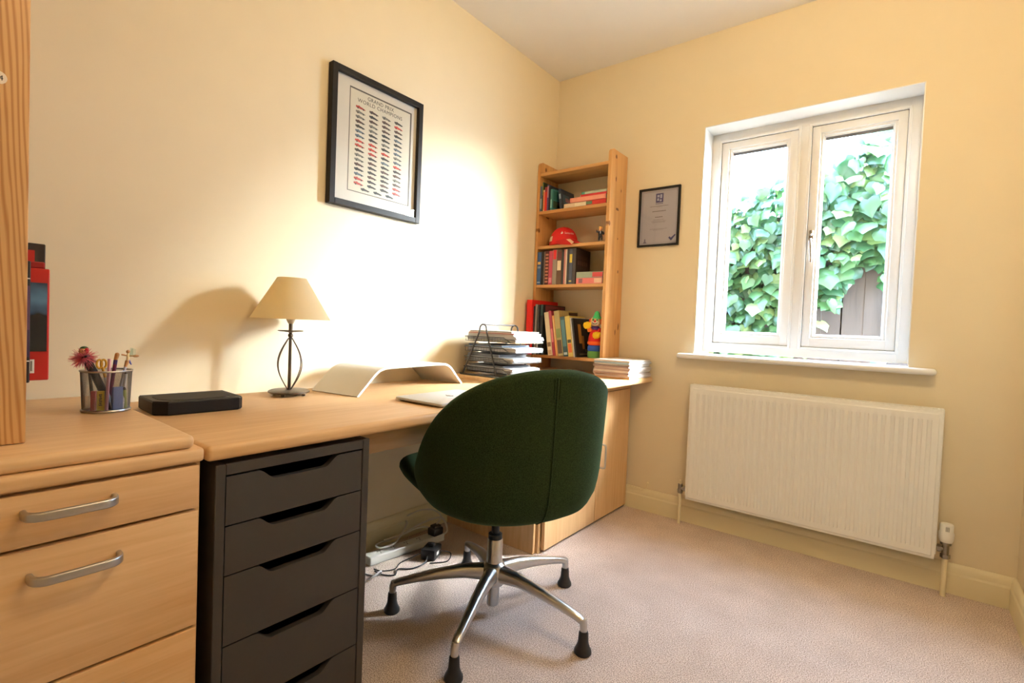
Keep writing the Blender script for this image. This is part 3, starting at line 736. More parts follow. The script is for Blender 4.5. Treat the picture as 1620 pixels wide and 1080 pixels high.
for zc, hw, th in ((1.693, .052, .0022), (1.688, .014, .0012), (1.665, .038, .004), (1.633, .021, .0038), (1.618, .030, .0014), (1.610, .041, .0014), (1.604, .038, .0014), (1.568, .050, .0014), (1.562, .030, .0012)):
    x = .695-hw
    rr = random.Random(int(zc*1000))
    while x < .695+hw:
        w = rr.uniform(.004, .012); b.box((x, -.0065, zc-th/2), (min(x+w, .695+hw), -.006, zc+th/2), mi=3); x += w+.002
b.prism([(-.020, .004), (-.012, .011), (-.006, .003), (.016, .022), (.020, .017), (-.004, -.012)], .0006, TQ(.774, 1.511), 1)
b.prism([(-.012, -.008), (.012, -.008), (.004, .002), (.003, .016), (-.003, .016), (-.004, .002)], .0005, TQ(.620, 1.500), 4)
for (a, c) in (((QX0+.020, QZ0+.020), (QX1-.020, QZ0+.0208)), ((QX0+.020, QZ1-.0208), (QX1-.020, QZ1-.020)), ((QX0+.020, QZ0+.02), (QX0+.0208, QZ1-.02)), ((QX1-.0208, QZ0+.02), (QX1-.02, QZ1-.02))):
    b.box((a[0], -.0064, a[1]), (c[0], -.006, c[1]), mi=4)
b.build('certificate_sheet', [P((.46, .40, .46), rough=.5, var=.03), S(70, 60, 110), S(170, 165, 190), S(105, 88, 84), S(120, 108, 130)], cer)
b = MB(); b.box((QX0+fw-.001, -.0115, QZ0+fw-.001), (QX1-fw+.001, -.0105, QZ1-fw+.001)); b.build('glazing', M['glass'], cer)

# ================================================================== ON THE DESK
# ------------------------------------------------------------------ lamp
LP = (.136, -1.793, DZ)
lamp = thing('table_lamp', 'table lamp with cream conical shade and caged iron stem', 'lamp', LP)
b = MB(); b.lathe([(0, .009), (.060, .009), (.066, .012), (.066, .016), (.060, .019), (.012, .021), (0, .021)], seg=48, c=LP)
for k in range(4):
    a = R(40+90*k); b.sphere(Vector(LP)+Vector((.05*math.cos(a), .05*math.sin(a), .0058)), (.0062, .0062, .0058), 10)
b.build('base', M['iron'], lamp)
b = MB()
b.lathe([(0, .02), (.0055, .02), (.005, .19), (.006, .202), (0, .202)], LP, 14)
b.sphere(Vector(LP)+Vector((0, 0, .206)), .0085, 14)
b.lathe([(0, .212), (.005, .212), (.006, .2165), (.0395, .2205), (.0405, .222), (.0395, .2235), (.006, .2225), (0, .2225)], LP, 36)
b.lathe([(0, .222), (.0065, .222), (.0065, .250), (0, .250)], LP, 16)
b.build('stem', M['iron'], lamp)
for k in range(6):
    a = R(-24+60*k); dx = Vector((math.cos(a), math.sin(a), 0))
    b = MB(); b.tube([Vector(LP)+dx*(.006+.037*math.sin(PI*i/20))+Vector((0, 0, .021+.176*i/20)) for i in range(21)], .0018, 8); b.build('cage_rod', M['iron'], lamp)
b = MB(); b.lathe([(0, .246), (.008, .246), (.014, .258), (.014, .30), (0, .30)], LP, 20); b.build('bulb_holder', M['white'], lamp)
b = MB(); b.lathe([(0, .30), (.012, .30), (.024, .325), (.027, .345), (.020, .365), (0, .372)], LP, 20); b.build('bulb', P((.85, .84, .8), rough=.3), lamp)
b = MB(); seg = 64; rings = []
for rr, z in ((.1265, .262), (.1275, .262), (.046, .402), (.045, .402), (.1265, .262)):
    rings.append([Vector(LP)+Vector((rr*math.cos(2*PI*j/seg), rr*math.sin(2*PI*j/seg), z)) for j in range(seg)])
b.loft(rings, cap=False); sh = b.build('lamp_shade', M['shade'], lamp)
b = MB()
for k in range(3): a = R(120*k); b.tube([Vector(LP)+Vector((0, 0, .302)), Vector(LP)+Vector((.05*math.cos(a), .05*math.sin(a), .392))], .0012, 6)
b.tube([Vector(LP)+Vector((.0455*math.cos(2*PI*j/24), .0455*math.sin(2*PI*j/24), .398)) for j in range(24)], .0014, 6, closed=True)
b.build('shade_carrier', M['nickel'], sh)
# ------------------------------------------------------------------ router
rt = thing('router', 'flat black router box at the left end of the desk', 'router', (.232, -2.125, DZ), (0, 0, R(-3)))
def slab(pts, z0, z1, ch, mi=None):
    return [[Vector((x, y, z)) for x, y in pts2] for z, pts2 in ((z0, [(x*(1-ch), y*(1-ch)) for x, y in pts]), (z0+.004, pts), (z1-.004, pts), (z1, [(x*(1-ch*.8), y*(1-ch*.8)) for x, y in pts]))]
cx_ = .028
pts = [(-.08, -.106), (.08-cx_, -.106), (.08, -.106+cx_), (.08, .106-.012), (.08-.012, .106), (-.08, .106)]
b = MB(); b.loft(slab(pts, .0005, .037, .03)); b.build('casing', P((.005, .005, .006), rough=.5, spec=.3, var=.1), rt, local=True, smooth=20)
b = MB(); pa = [(x*.84, y*.84) for x, y in rrect(.16, .212, .06, 6)]
b.prism(pa, .0012, Matrix.Translation((0, 0, .0368))); b.build('vent_lid', P((.010, .010, .011), rough=.6, spec=.3, var=.2, scale=300), rt, local=True)
b = MB()
b.box((.056, -.05, .0368), (.060, -.025, .0374)); b.box((.056, .05, .0368), (.060, .075, .0374))
for i in range(5): b.box((.0565, -.015+i*.012, .0368), (.0595, -.011+i*.012, .0374))
b.build('status_lights', P((.18, .18, .18)), rt, local=True)
# ------------------------------------------------------------------ bent plywood riser
rs = thing('laptop_stand', 'white bent plywood riser arching over the back of the desk', 'laptop stand', (.15, -1.35, DZ), (0, 0, R(8.3)))
pp = spline([(0, -.310, 0), (0, -.265, .040), (0, -.225, .075), (0, -.195, .090), (0, -.155, .0945), (0, 0, .0955), (0, .155, .0945), (0, .195, .090), (0, .225, .075), (0, .265, .040), (0, .310, 0)], 6)
top = []; bot = []
for i, p in enumerate(pp):
    t = (pp[min(i+1, len(pp)-1)]-pp[max(0, i-1)]).normalized(); n = Vector((0, -t.z, t.y))
    top.append(p+n*.004); bot.append(p-n*.004)
for L_ in (top, bot):
    for p in L_: p.z = max(p.z, .0004)
poly = [(p.y, p.z) for p in top]+[(p.y, p.z) for p in reversed(bot)]
b = MB(); b.prism(poly, .236, axes((0, 1, 0), (0, 0, 1), (1, 0, 0), (-.118, 0, 0)))
b.build('bent_panel', P((.80, .77, .70), rough=.4, var=.02), rs, local=True, smooth=30)
# ------------------------------------------------------------------ laptop
lt = thing('laptop', 'closed silver laptop lying near the front edge of the desk', 'laptop', (.545, -1.425, DZ), (0, 0, R(1.5)))
al_ = P((.72, .72, .72), rough=.42, metal=.35, var=.02)
b = MB(); b.loft([[Vector((x*k, y*k, z)) for x, y in rrect(.218, .312, .012, 5)] for z, k in ((.0025, .93), (.006, .985), (.009, 1))]); b.build('keyboard_body', al_, lt, local=True, smooth=40)
b = MB(); b.loft([[Vector((x*k, y*k, z)) for x, y in rrect(.218, .312, .012, 5)] for z, k in ((.0097, 1), (.0135, .998), (.0150, .985))])
lid = b.build('lid', al_, lt, local=True, smooth=40)
b = MB(); b.prism([(.013*math.cos(a)*(1-.12*max(0, math.sin(a))**8)*(.72 if abs(a-.25) < .42 else 1), .014*math.sin(a)) for a in [2*PI*i/36 for i in range(36)]], .0003, axes((0, 1, 0), (-1, 0, 0), (0, 0, 1), (0, 0, .0150)))
b.prism([(0, .0165), (.005, .019), (.006, .025), (.001, .0225)], .0003, axes((0, 1, 0), (-1, 0, 0), (0, 0, 1), (0, 0, .0150))); b.build('logo', P((.22, .22, .23), rough=.2, metal=.5), lid, local=True)
for x in (-.09, .09):
    for y in (-.13, .13): b = MB(); b.lathe([(0, 0), (.006, 0), (.006, .003), (0, .003)], (x, y, 0), 12); b.build('foot', M['black'], lt, local=True)

# ------------------------------------------------------------------ pen pot and its contents
PC = Vector((.300, -2.333, .7575))
pot = thing('pen_pot', 'round silver wire mesh pen pot on the beech board', 'pen pot', PC)
b = MB(); NA, NH, hgt = 84, 60, .094
def potr(z): return .0445+.004*z/.094
V = []; F = []
for i in range(NH+1):
    for j in range(NA):
        a = 2*PI*(j+(.5 if i % 2 else 0))/NA; z = .003+hgt*i/NH; V.append((PC.x+potr(z)*math.cos(a), PC.y+potr(z)*math.sin(a), PC.z+z))
for i in range(NH-1):
    for j in range(NA):
        k = (j+1) % NA
        if i % 2 == 0: F.append((i*NA+j, (i+1)*NA+j, (i+2)*NA+j, (i+1)*NA+(j-1) % NA))
        else: F.append((i*NA+j, (i+1)*NA+k, (i+2)*NA+j, (i+1)*NA+j))
b.faces([Vector(v) for v in V], F); mesh = b.build('mesh_wall', P((.22, .22, .23), rough=.35, metal=1), pot, smooth=0)
wf = mesh.modifiers.new('wires', 'WIREFRAME'); wf.thickness = .0007; wf.use_even_offset = False
b = MB()
b.tube([PC+Vector((.0488*math.cos(2*PI*j/48), .0488*math.sin(2*PI*j/48), .096)) for j in range(48)], .0022, 8, closed=True)
b.build('rim', M['nickel'], pot); b = MB(); b.tube([PC+Vector((.0448*math.cos(2*PI*j/48), .0448*math.sin(2*PI*j/48), .0035)) for j in range(48)], .0032, 8, closed=True)
b.lathe([(0, .0005), (.044, .0005), (.044, .002), (0, .002)], PC, 40); b.build('base', M['nickel'], pot)
def V3(x, y, z): return PC+Vector((x, y, z))
# image right is roughly +y, towards the camera is roughly +x here
g = 'things standing in the pen pot'
t = thing('novelty_pen', 'fat black pen topped with pink feather ruff and doll head', 'pen', V3(-.004, -.012, .003), group=g)
b = MB(); b.cyl(V3(-.004, .012, .004), V3(-.006, -.040, .132), .0085, seg=14); b.build('pen_barrel', M['black'], t)
b = MB(); rnd = random.Random(5); c = V3(-.006, -.041, .128)
for i in range(600):
    d_ = Vector((rnd.gauss(0, 1), rnd.gauss(0, 1), rnd.gauss(-.1, .7))).normalized(); l = rnd.uniform(.012, .030)
    s_ = d_.orthogonal().normalized()*.0006; b.faces([c+d_*.003-s_, c+d_*.003+s_, c+d_*l+s_*.6+Vector((0, 0, -.004)), c+d_*l-s_*.6+Vector((0, 0, -.004))], [(0, 1, 2, 3)])
b.build('feather_ruff', translucent('pink_feather', (.92, .24, .28), .45), t, smooth=0)
b = MB(); b.sphere(V3(-.006, -.043, .142), .0085, 14, mi=0); b.sphere(V3(-.008, -.041, .1465), (.0085, .0085, .007), 14, mi=1); b.sphere(V3(-.002, -.038, .143), (.006, .005, .007), 10, mi=2)
b.sphere(V3(.0015, -.046, .143), .0012, 6, mi=3); b.sphere(V3(.0022, -.042, .1435), .0012, 6, mi=3)
b.build('doll_head', [S(205, 150, 110), S(40, 80, 40), S(190, 30, 50), M['black']], t)
t = thing('scissors', 'small yellow scissors standing handle up in the pot', 'scissors', V3(.002, -.010, .003), group=g)
b = MB()
for s_ in (-1, 1): b.tube([V3(.004, -.011+s_*.004+.009*math.cos(2*PI*j/16)*.55, .112+.010*math.sin(2*PI*j/16)) for j in range(16)], .0024, 8, closed=True)
b.cyl(V3(.004, -.009, .104), V3(.006, -.004, .08), .003, seg=8); b.build('handle', S(200, 150, 20), t)
b = MB(); b.cyl(V3(.006, -.004, .08), V3(.008, .008, .004), .003, .001, seg=8); b.build('blade', M['nickel'], t)
t = thing('pencil', 'pale pink pencil standing upright at the front of the pot', 'pencil', V3(.036, -.006, .003), group=g)
b = MB(); b.cyl(V3(.036, -.008, .004), V3(.038, -.004, .126), .0034, seg=6); b.build('pencil_body', S(215, 160, 172), t)
t = thing('paintbrush', 'purple handled brush with wooden tip leaning right in the pot', 'brush', V3(-.01, .01, .003), group=g)
b = MB(); b.cyl(V3(-.012, .006, .004), V3(-.018, .020, .108), .0036, .004, seg=10, mi=0); b.cyl(V3(-.018, .020, .108), V3(-.0185, .0213, .119), .0041, seg=10, mi=1); b.build('brush_handle', [S(110, 30, 70), S(60, 40, 110)], t)
b = MB(); b.cyl(V3(-.0185, .0213, .119), V3(-.019, .024, .131), .0040, .0046, seg=10); b.sphere(V3(-.019, .0242, .132), .0048, 10); b.build('brush_tip', S(200, 140, 80), t)
t = thing('fairy_pen', 'slim pen topped with clear-winged beaded fairy figure', 'pen', V3(0, .02, .003), group=g)
b = MB(); b.cyl(V3(0, .018, .004), V3(0, .036, .103), .003, seg=8); b.build('pen_barrel', S(190, 190, 205), t)
b = MB()
b.cyl(V3(0, .036, .103), V3(0, .040, .118), .003, .0045, seg=10, mi=0); b.sphere(V3(0, .041, .140), .0042, 10, mi=0)
b.cyl(V3(0, .041, .118), V3(0, .041, .136), .0035, .0025, seg=8, mi=1)
b.tube([V3(0, .028, .133), V3(0, .041, .130), V3(0, .056, .129)], .0018, 6, mi=0); b.sphere(V3(0, .057, .129), (.0035, .007, .0032), 10, mi=0)
b.cyl(V3(0, .042, .120), V3(0, .048, .108), .0028, .0012, seg=8, mi=2)
b.build('fairy', [S(205, 150, 95), S(240, 215, 160), S(90, 95, 190)], t)
b = MB()
for sx in (-1, 1):
    b.faces([V3(.001, .041, .126), V3(.006*sx, .047, .150), V3(.011*sx, .054, .146), V3(.010*sx, .054, .130)], [(0, 1, 2, 3)])
b.build('wing', glass_mat('clear_wing', (.80, .90, .88)), t, smooth=0)
def note(x, y, w, h, col, label, rz=0, nm='note_block', dz=0, d=.006, cat='note pad', mark=None):
    t = thing(nm, label, cat, V3(x, y, .003), (0, 0, rz), group=g)
    b = MB(); b.box((-d/2, -w/2, .0005), (d/2, w/2, h), .0008, 1); b.build('pad', col, t, local=True)
    if mark:
        b = MB()
        for i in range(7): b.box((d/2, -.003+.0004*(i % 3), .014+i*.004), (d/2+.0003, .003-.0008*(i % 2), .0165+i*.004))
        b.build('print', M['black'], t, local=True)
note(.028, -.017, .014, .048, S(215, 190, 30), 'yellow card packet with dark print inside the pot', R(-22), 'card_packet', mark=1, cat='packet')
note(.022, -.029, .010, .048, S(190, 30, 45), 'red packet beside the yellow one inside the pot', R(-45), 'card_packet', cat='packet')
note(.030, .014, .022, .056, S(120, 140, 190), 'pale blue note pad inside the right of the pot', R(18))
for x0, y0, x1, y1, h, col, lb_ in ((.018, .026, .006, .036, .086, S(225, 225, 222), 'white pen leaning right behind the pot mesh'), (-.012, .034, -.005, .038, .080, S(120, 50, 60), 'dark red pen at the right of the pot'), (.008, .036, .02, .030, .050, S(170, 190, 90), 'short green marker low in the pot'), (-.02, -.02, -.028, -.026, .09, S(60, 44, 40), 'brown pen at the back left of the pot')):
    t = thing('pen', lb_, 'pen', V3(x0, y0, .003), group=g); b = MB(); b.cyl(V3(x0, y0, .004), V3(x1, y1, h), .0034, seg=10); b.build('pen_barrel', col, t)
    b = MB(); b.cyl(V3(x1, y1, h), Vector(V3(x1, y1, h))+Vector((x1-x0, y1-y0, h)).normalized()*.006, .0034, .002, seg=10); b.build('pen_cap', M['black'], t)

# ------------------------------------------------------------------ letter tray with papers
TX0, TX1, TY0, TY1 = .075, .335, -.858, -.610
tr = thing('letter_tray', 'black wire letter tray stack with A-shaped ends on the cupboard', 'letter tray', (.2, -.74, CZ))
apx = .190
for y in (TY0, TY1):
    pts = [(TX0-.01, y, CZ+.005)]+[(apx-.024, y, CZ+.215)]
    for i in range(9): a = R(180-180*i/8); pts.append((apx+.021*math.cos(a), y, CZ+.232+.021*math.sin(a)))
    pts += [(apx+.024, y, CZ+.215), (TX1-.05, y, CZ+.005)]
    b = MB(); b.tube(pts, .0042, 8); b.tube([(TX0-.025, y, CZ+.0045), (TX1-.03, y, CZ+.0045)], .004, 8); b.build('end_frame', M['blackm'], tr)
b = MB(); b.tube([(apx, TY0, CZ+.253), (apx, TY1, CZ+.253)], .0042, 8); b.build('handle', M['blackm'], tr)
TZ = [CZ+.020, CZ+.070, CZ+.120, CZ+.170]
for z in TZ:
    b = MB(); b.box((TX0-.005, TY0+.006, z), (TX1+.02, TY1-.006, z+.0015), mi=0)
    b.tube([(TX0-.008, TY0+.006, z+.022), (TX0-.008, TY1-.006, z+.022)], .0025, 6); b.tube([(TX0-.008, TY0+.006, z+.022), (TX1-.02, TY0+.006, z+.022), (TX1+.02, TY0+.006, z+.002), (TX1+.02, TY1-.006, z+.002), (TX1-.02, TY1-.006, z+.022), (TX0-.008, TY1-.006, z+.022)], .0025, 6)
    for i in range(14): x = TX0+i*.017; b.tube([(x, TY0+.006, z), (x, TY0+.006, z+.022)], .0007, 4)
    for i in range(14): y = TY0+.012+i*.017; b.tube([(TX0-.008, y, z), (TX0-.008, y, z+.022)], .0007, 4)
    b.build('tray', M['blackm'], tr)
def sheaf(name, label, x0, x1, y0, y1, z0, n, th, cols, group, cat, seed, curl=0, jit=.007):
    """a booklet or sheaf: cover sheet and a block of pages with wavy edges"""
    rnd = random.Random(seed); t = thing(name, label, cat, ((x0+x1)/2, (y0+y1)/2, z0), group=group); n = int(n*1.7); th = th/1.7-.0002; x0 += .004; jit_ = jit
    b = MB(); z = z0
    NX = 24
    for k in range(n):
        dx, dy = rnd.uniform(-jit, jit), rnd.uniform(-.003, .003)
        rings = []
        for i in range(NX+1):
            s_ = i/NX; x = x0+dx+(x1-x0)*s_; w = 0
            cu_ = -curl*min(1, max(0, x-.358)/.04)**2
            za = z+cu_; zb = za+th
            rings.append([Vector((x, y0+dy, za)), Vector((x, y1+dy, za)), Vector((x, y1+dy, zb)), Vector((x, y0+dy, zb))])
        b.loft(rings, mi=rnd.randrange(len(cols)) if k < n-1 else 0); z += th+.0003
    if n > 1: pass
    b.build('sheets', cols, t, smooth=20)
    return z, t
PAP = [P((.62, .61, .60), rough=.7), P((.50, .49, .49), rough=.6), P((.66, .62, .54), rough=.6), P((.20, .19, .19), rough=.6), P((.08, .08, .085), rough=.6)]
DARK = [P((.07, .07, .075), rough=.5), P((.16, .16, .17), rough=.5)]
gt = 'papers in the letter tray'
zi = TZ[0]+.0048
z, _ = sheaf('paper_sheaf', 'white paper sheaf in the bottom letter tray', TX0+.003, TX1+.03, TY0+.014, TY1-.014, zi, 7, .0035, PAP+DARK, gt, 'papers', 1)
z, _ = sheaf('folder', 'dark grey folder on the bottom letter tray papers', TX0+.005, TX1-.03, TY0+.016, TY1-.016, z, 2, .005, DARK, gt, 'folder', 2)
zi = TZ[1]+.0048
z, _ = sheaf('paper_sheaf', 'bright paper sheaf in the second letter tray up', TX0+.003, TX1+.04, TY0+.014, TY1-.014, zi, 7, .0032, PAP+[DARK[1]], gt, 'papers', 3)
z, _ = sheaf('folder', 'dark folder over the second letter tray papers', TX0+.003, TX1-.05, TY0+.016, TY1-.016, z, 3, .005, DARK+[S(40, 60, 90)], gt, 'folder', 4)
zi = TZ[2]+.0048
z, _ = sheaf('paper_sheaf', 'thick white paper sheaf in the third letter tray up', TX0+.003, TX1+.045, TY0+.014, TY1-.014, zi, 7, .0032, PAP, gt, 'papers', 5, curl=.004)
z, _ = sheaf('folder', 'black folder with blue tab over the third tray papers', TX0+.003, TX1-.04, TY0+.016, TY1-.016, z, 2, .006, [DARK[0], S(40, 80, 130)], gt, 'folder', 6)
zi = TZ[3]+.0048
z, _ = sheaf('paper_sheaf', 'pale curled magazine pile in the top letter tray', TX0+.003, TX1+.05, TY0+.014, TY1-.014, zi, 6, .0045, PAP+[S(205, 190, 150)], gt, 'papers', 7, curl=.012)
z, _ = sheaf('magazine', 'magazine with red back cover on the top tray pile', TX0+.004, TX1+.035, TY0+.016, TY1-.014, z, 3, .0045, [S(200, 190, 175), S(170, 60, 50), S(60, 55, 50)], gt, 'magazine', 8, curl=.012)
z, _ = sheaf('magazine', 'uppermost magazine with dark and green spine in letter tray', TX0+.012, TX1+.02, TY0+.016, TY1-.016, z, 2, .0045, [S(215, 205, 190), S(50, 55, 60), S(70, 100, 70)], gt, 'magazine', 9, curl=.015)

# ------------------------------------------------------------------ magazines at the cupboard corner
z = CZ+.0006; gm = 'magazines piled at the cupboard corner'
mc = [S(206, 150, 90), S(200, 180, 170), S(190, 160, 140), S(150, 120, 110), S(205, 190, 175), S(160, 130, 120), S(190, 170, 155), S(120, 96, 90), S(210, 195, 180), S(130, 150, 165), S(205, 188, 172)]
ml = ['lowest, orange-edged magazine of the pile by the window wall', 'second lowest magazine of the pile by the window wall', 'third magazine from the bottom of the window wall pile', 'fourth magazine from the bottom of the window wall pile', 'fifth magazine from the bottom of the window wall pile', 'sixth magazine up, mid-height in the window wall pile', 'seventh magazine up in the window wall pile', 'fourth magazine from the top of the window wall pile', 'third magazine from the top of the window wall pile', 'second magazine from the top of the window wall pile', 'topmost magazine of the pile by the window wall']
rnd = random.Random(21)
for k in range(11):
    th = rnd.uniform(.0075, .0105); dx, dy = rnd.uniform(-.006, .006), rnd.uniform(-.006, .006)
    t = thing('magazine', ml[k], 'magazine', (.598+dx, -.165+dy, z), (0, 0, R(rnd.uniform(-1.5, 1.5))), group=gm)
    b = MB(); b.box((-.098, -.138, .0008), (.1005, .136, th-.0012), .001, 1); b.build('pages', P((.72+.06*rnd.random(), .70, .68), rough=.6, var=.1, scale=200), t, local=True)
    cov = mc[k]; b = MB()
    b.box((-.101, -.1400, 0), (.102, .138, .0006)); b.box((-.101, -.1400, th-.0012), (.102, .138, th-.0006)); b.box((-.101, -.1407, 0), (.102, -.1395, th-.0006), .0004, 1)
    b.build('cover', cov, t, local=True); z += th-.0003

# ================================================================== BOOKS
def book(label, loc, w, h, d, col, bands=(), rot=(0, 0, 0), group='', side=None, cover_marks=(), name='book', spinecol=None):
    """spine faces -y; thickness along x from 0 to w; origin at bottom left front"""
    t = thing(name, label, 'book', loc, rot, group=group)
    b = MB(); e = .0015
    b.box((0, e, 0), (e, d, h)); b.box((w-e, e, 0), (w, d, h)); b.box((0, 0, 0), (w, e, h), .0006, 1)
    mats = [col]
    for (z0, z1, c) in bands:
        mats.append(c); b.box((w*.12, -.0004, z0*h), (w*.88, .0002, z1*h), mi=len(mats)-1)
    for (y0, y1, z0, z1, c) in cover_marks:
        mats.append(c); b.box((w-.0002, y0*d, z0*h), (w+.0004, y1*d, z1*h), mi=len(mats)-1)
    b.build('cover', mats, t, local=True, smooth=0)
    b = MB(); b.box((e, e, .003), (w-e, d-.004, h-.003)); b.build('pages', M['pages'], t, local=True, smooth=0)
    return t
# --- top shelf
z = SH[1]+.0004; ga = 'books on the upper bookcase shelf'
top = [(.023, .0145, .150, S(78, 92, 110), [(.1, .5, S(150, 160, 170))], 'grey-blue book at the far left of the upper bookcase shelf'),
       (.0385, .007, .172, S(40, 60, 36), [(.55, .95, S(110, 130, 50))], 'thin tall dark green book on the upper bookcase shelf'),
       (.0462, .010, .125, S(230, 180, 140), [(.05, .9, S(222, 120, 70))], 'short orange and cream book on the upper bookcase shelf'),
       (.0570, .016, .140, S(200, 34, 26), [(.80, 1, S(120, 50, 60))], 'bright red book upright on the upper bookcase shelf'),
       (.0738, .012, .152, S(86, 66, 110), [(.5, .95, S(175, 130, 140))], 'purple and pink book on the upper bookcase shelf'),
       (.0866, .010, .145, S(24, 26, 40), [], 'thin black book left of the teal one, upper bookcase shelf')]
for x, w, h, c, bn, lb_ in top: book(lb_, (x, -.196, z), w, h, .125, c, bn, group=ga)
book('teal book with pictured cover on the upper bookcase shelf', (.100, -.198, z), .014, .122, .14, S(60, 120, 118), [(.1, .5, S(130, 190, 190))], (0, 0, R(-11)), ga, cover_marks=((.08, .9, .1, .45, S(50, 60, 40)), (.08, .95, .5, .92, S(40, 95, 90)), (.3, .7, .25, .4, S(130, 120, 90))))
book('dark blue case leaning beside the teal book, upper bookcase shelf', (.165, -.192, z), .016, .118, .15, S(36, 44, 58), [(.5, .75, S(150, 170, 190))], (0, R(-8), 0), ga, cover_marks=((.15, .6, .3, .75, S(60, 84, 100)), (.3, .6, .4, .6, S(180, 120, 130))))
# lying (rotate so that thickness is up): rot y -90 => x->z
def lying(label, x0, y0, zz_, L, th, d, col, bands=(), rz=0, grp='', tilt=0):
    t = thing('book', label, 'book', (x0, y0, zz_), (0, tilt, rz), group=grp)
    b = MB(); e = .0014
    b.box((0, e, 0), (L, d, e)); b.box((0, e, th-e), (L, d, th)); b.box((0, 0, 0), (L, e, th), .0005, 1); mats = [col]
    for (a0, a1, c) in bands: mats.append(c); b.box((a0*L, -.0004, th*.12), (a1*L, .0002, th*.88), mi=len(mats)-1)
    b.build('cover', mats, t, local=True, smooth=0)
    b = MB(); b.box((.003, e, e), (L-.003, d-.004, th-e)); b.build('pages', M['pages'], t, local=True, smooth=0)
    return zz_+th
z1_ = lying('white paperback lying flat at the bottom, upper bookcase shelf', .196, -.198, z, .147, .022, .15, S(232, 214, 180), [(.03, .5, S(215, 185, 150))], 0, ga)
z2_ = lying('red and green paperback lying flat against right panel, upper shelf', .3445, -.198, z, .125, .023, .15, S(190, 40, 30), [(0, .30, S(88, 120, 84))], 0, ga)
z3_ = lying('thick salmon pink book lying on the white and red paperbacks', .235, -.196, z+.0255, .230, .026, .15, S(222, 130, 108), [(.05, .95, S(228, 150, 122))], 0, ga)
z4_ = lying('thin red book lying on the salmon pink book', .302, -.192, z3_+.0004, .165, .012, .13, S(196, 28, 30), [], 0, ga)
z5_ = lying('thin green and cream book topmost on the upper bookcase shelf', .306, -.190, z4_+.0004, .160, .014, .13, S(92, 150, 128), [(.14, 1, S(190, 190, 165))], 0, ga)
# --- third shelf
z = SH[3]+.0004; gb = 'books on the bookcase shelf under the cap'
W_ = S(225, 205, 180)
row_ = [(.0235, .028, .196, S(58, 92, 140), [(.62, .70, S(225, 190, 110)), (.50, .56, S(130, 150, 180)), (.05, .09, S(150, 170, 200))], 'blue book at the far left under the cap'),
        (.0525, .018, .198, S(14, 16, 24), [], 'black book right of the blue one under the cap'),
        (.0715, .008, .198, S(120, 100, 86), [], 'thin grey-brown book between black and patterned red books'),
        (.0805, .026, .200, S(80, 22, 20), [(.06+.1*i, .11+.1*i, S(190, 120, 90)) for i in range(9)], 'dark red book with pale patterned spine under the cap'),
        (.1075, .026, .198, S(190, 70, 90), [(.05, .2, S(220, 130, 140))], 'rose pink book right of the patterned red one'),
        (.1345, .028, .204, S(150, 138, 120), [(.72, .99, S(214, 30, 40))], 'grey book with red spine top under the cap'),
        (.1635, .033, .203, S(92, 60, 36), [(.40, .68, S(232, 215, 180)), (.72, .93, S(96, 30, 24))], 'brown book with white spine label under the cap'),
        (.1975, .014, .199, S(24, 18, 18), [], 'slim black book right of the brown labelled one'),
        (.2125, .010, .202, S(196, 120, 110), [], 'slim salmon book right of the slim black one'),
        (.2235, .009, .202, S(226, 200, 180), [], 'slim cream book right of the salmon one'),
        (.2335, .014, .204, S(28, 26, 26), [], 'black book left of the navy yellow-labelled one'),
        (.2485, .022, .204, S(62, 66, 84), [(.60, .84, S(206, 180, 60)), (.06, .1, S(190, 170, 100))], 'navy book with yellow spine label under the cap')]
for x, w, h, c, bn, lb_ in row_: book(lb_, (x, -.197, z), w, h, .14, c, bn, group=gb)
book('large dark brown book with its cover showing, under the cap', (.2715, -.196, z), .020, .205, .165, S(46, 30, 24), [], (0, 0, 0), gb, cover_marks=[(.15+.14*i, .24+.14*i, .55, .66, S(84, 58, 50)) for i in range(5)]+[(.15+.14*i, .24+.14*i, .72, .82, S(62, 42, 36)) for i in range(5)])
za = lying('pink paperback lying flat, lower of two, under the cap', .300, -.198, z, .166, .032, .12, S(222, 120, 116), [(.70, .98, S(226, 190, 160)), (.1, .25, S(130, 90, 100))], 0, gb)
lying('grey-green and red paperback lying on the pink one', .300, -.198, za+.0004, .168, .034, .12, S(150, 160, 140), [(.62, 1, S(190, 60, 60))], 0, gb)
# --- lowest shelf
z = SH[4]+.0004; gc = 'big books on the lowest bookcase shelf'
book('bright red tall binder against the wall, lowest bookcase shelf', (.0235, -.285, z), .038, .322, .275, S(214, 24, 18), [(.1, .35, S(90, 16, 14))], (0, 0, 0), gc)
for x, w, h, y, c, bn, lb_ in ((.0622, .009, .285, -.27, S(24, 20, 20), [], 'slim black book right of the red binder'),
                               (.0717, .012, .296, -.265, S(120, 110, 100), [(.2, .45, S(190, 180, 165))], 'grey book second right of the red binder'),
                               (.0842, .013, .294, -.26, S(14, 13, 15), [(.1, .22, S(170, 170, 170))], 'thick black book left of the dark green topped one')):
    book(lb_, (x, y, z), w, h, .24, c, bn, group=gc)
book('black book with dark green spine top and patterned cover', (.0977, -.25, z), .020, .296, .24, S(16, 17, 18), [(.78, .99, S(24, 62, 54))], (0, 0, 0), gc, cover_marks=((.1, .95, .7, .98, S(110, 40, 44)), (.3, .7, .8, .92, S(70, 80, 60))))
LEAN = R(-9.5)
x = .1615
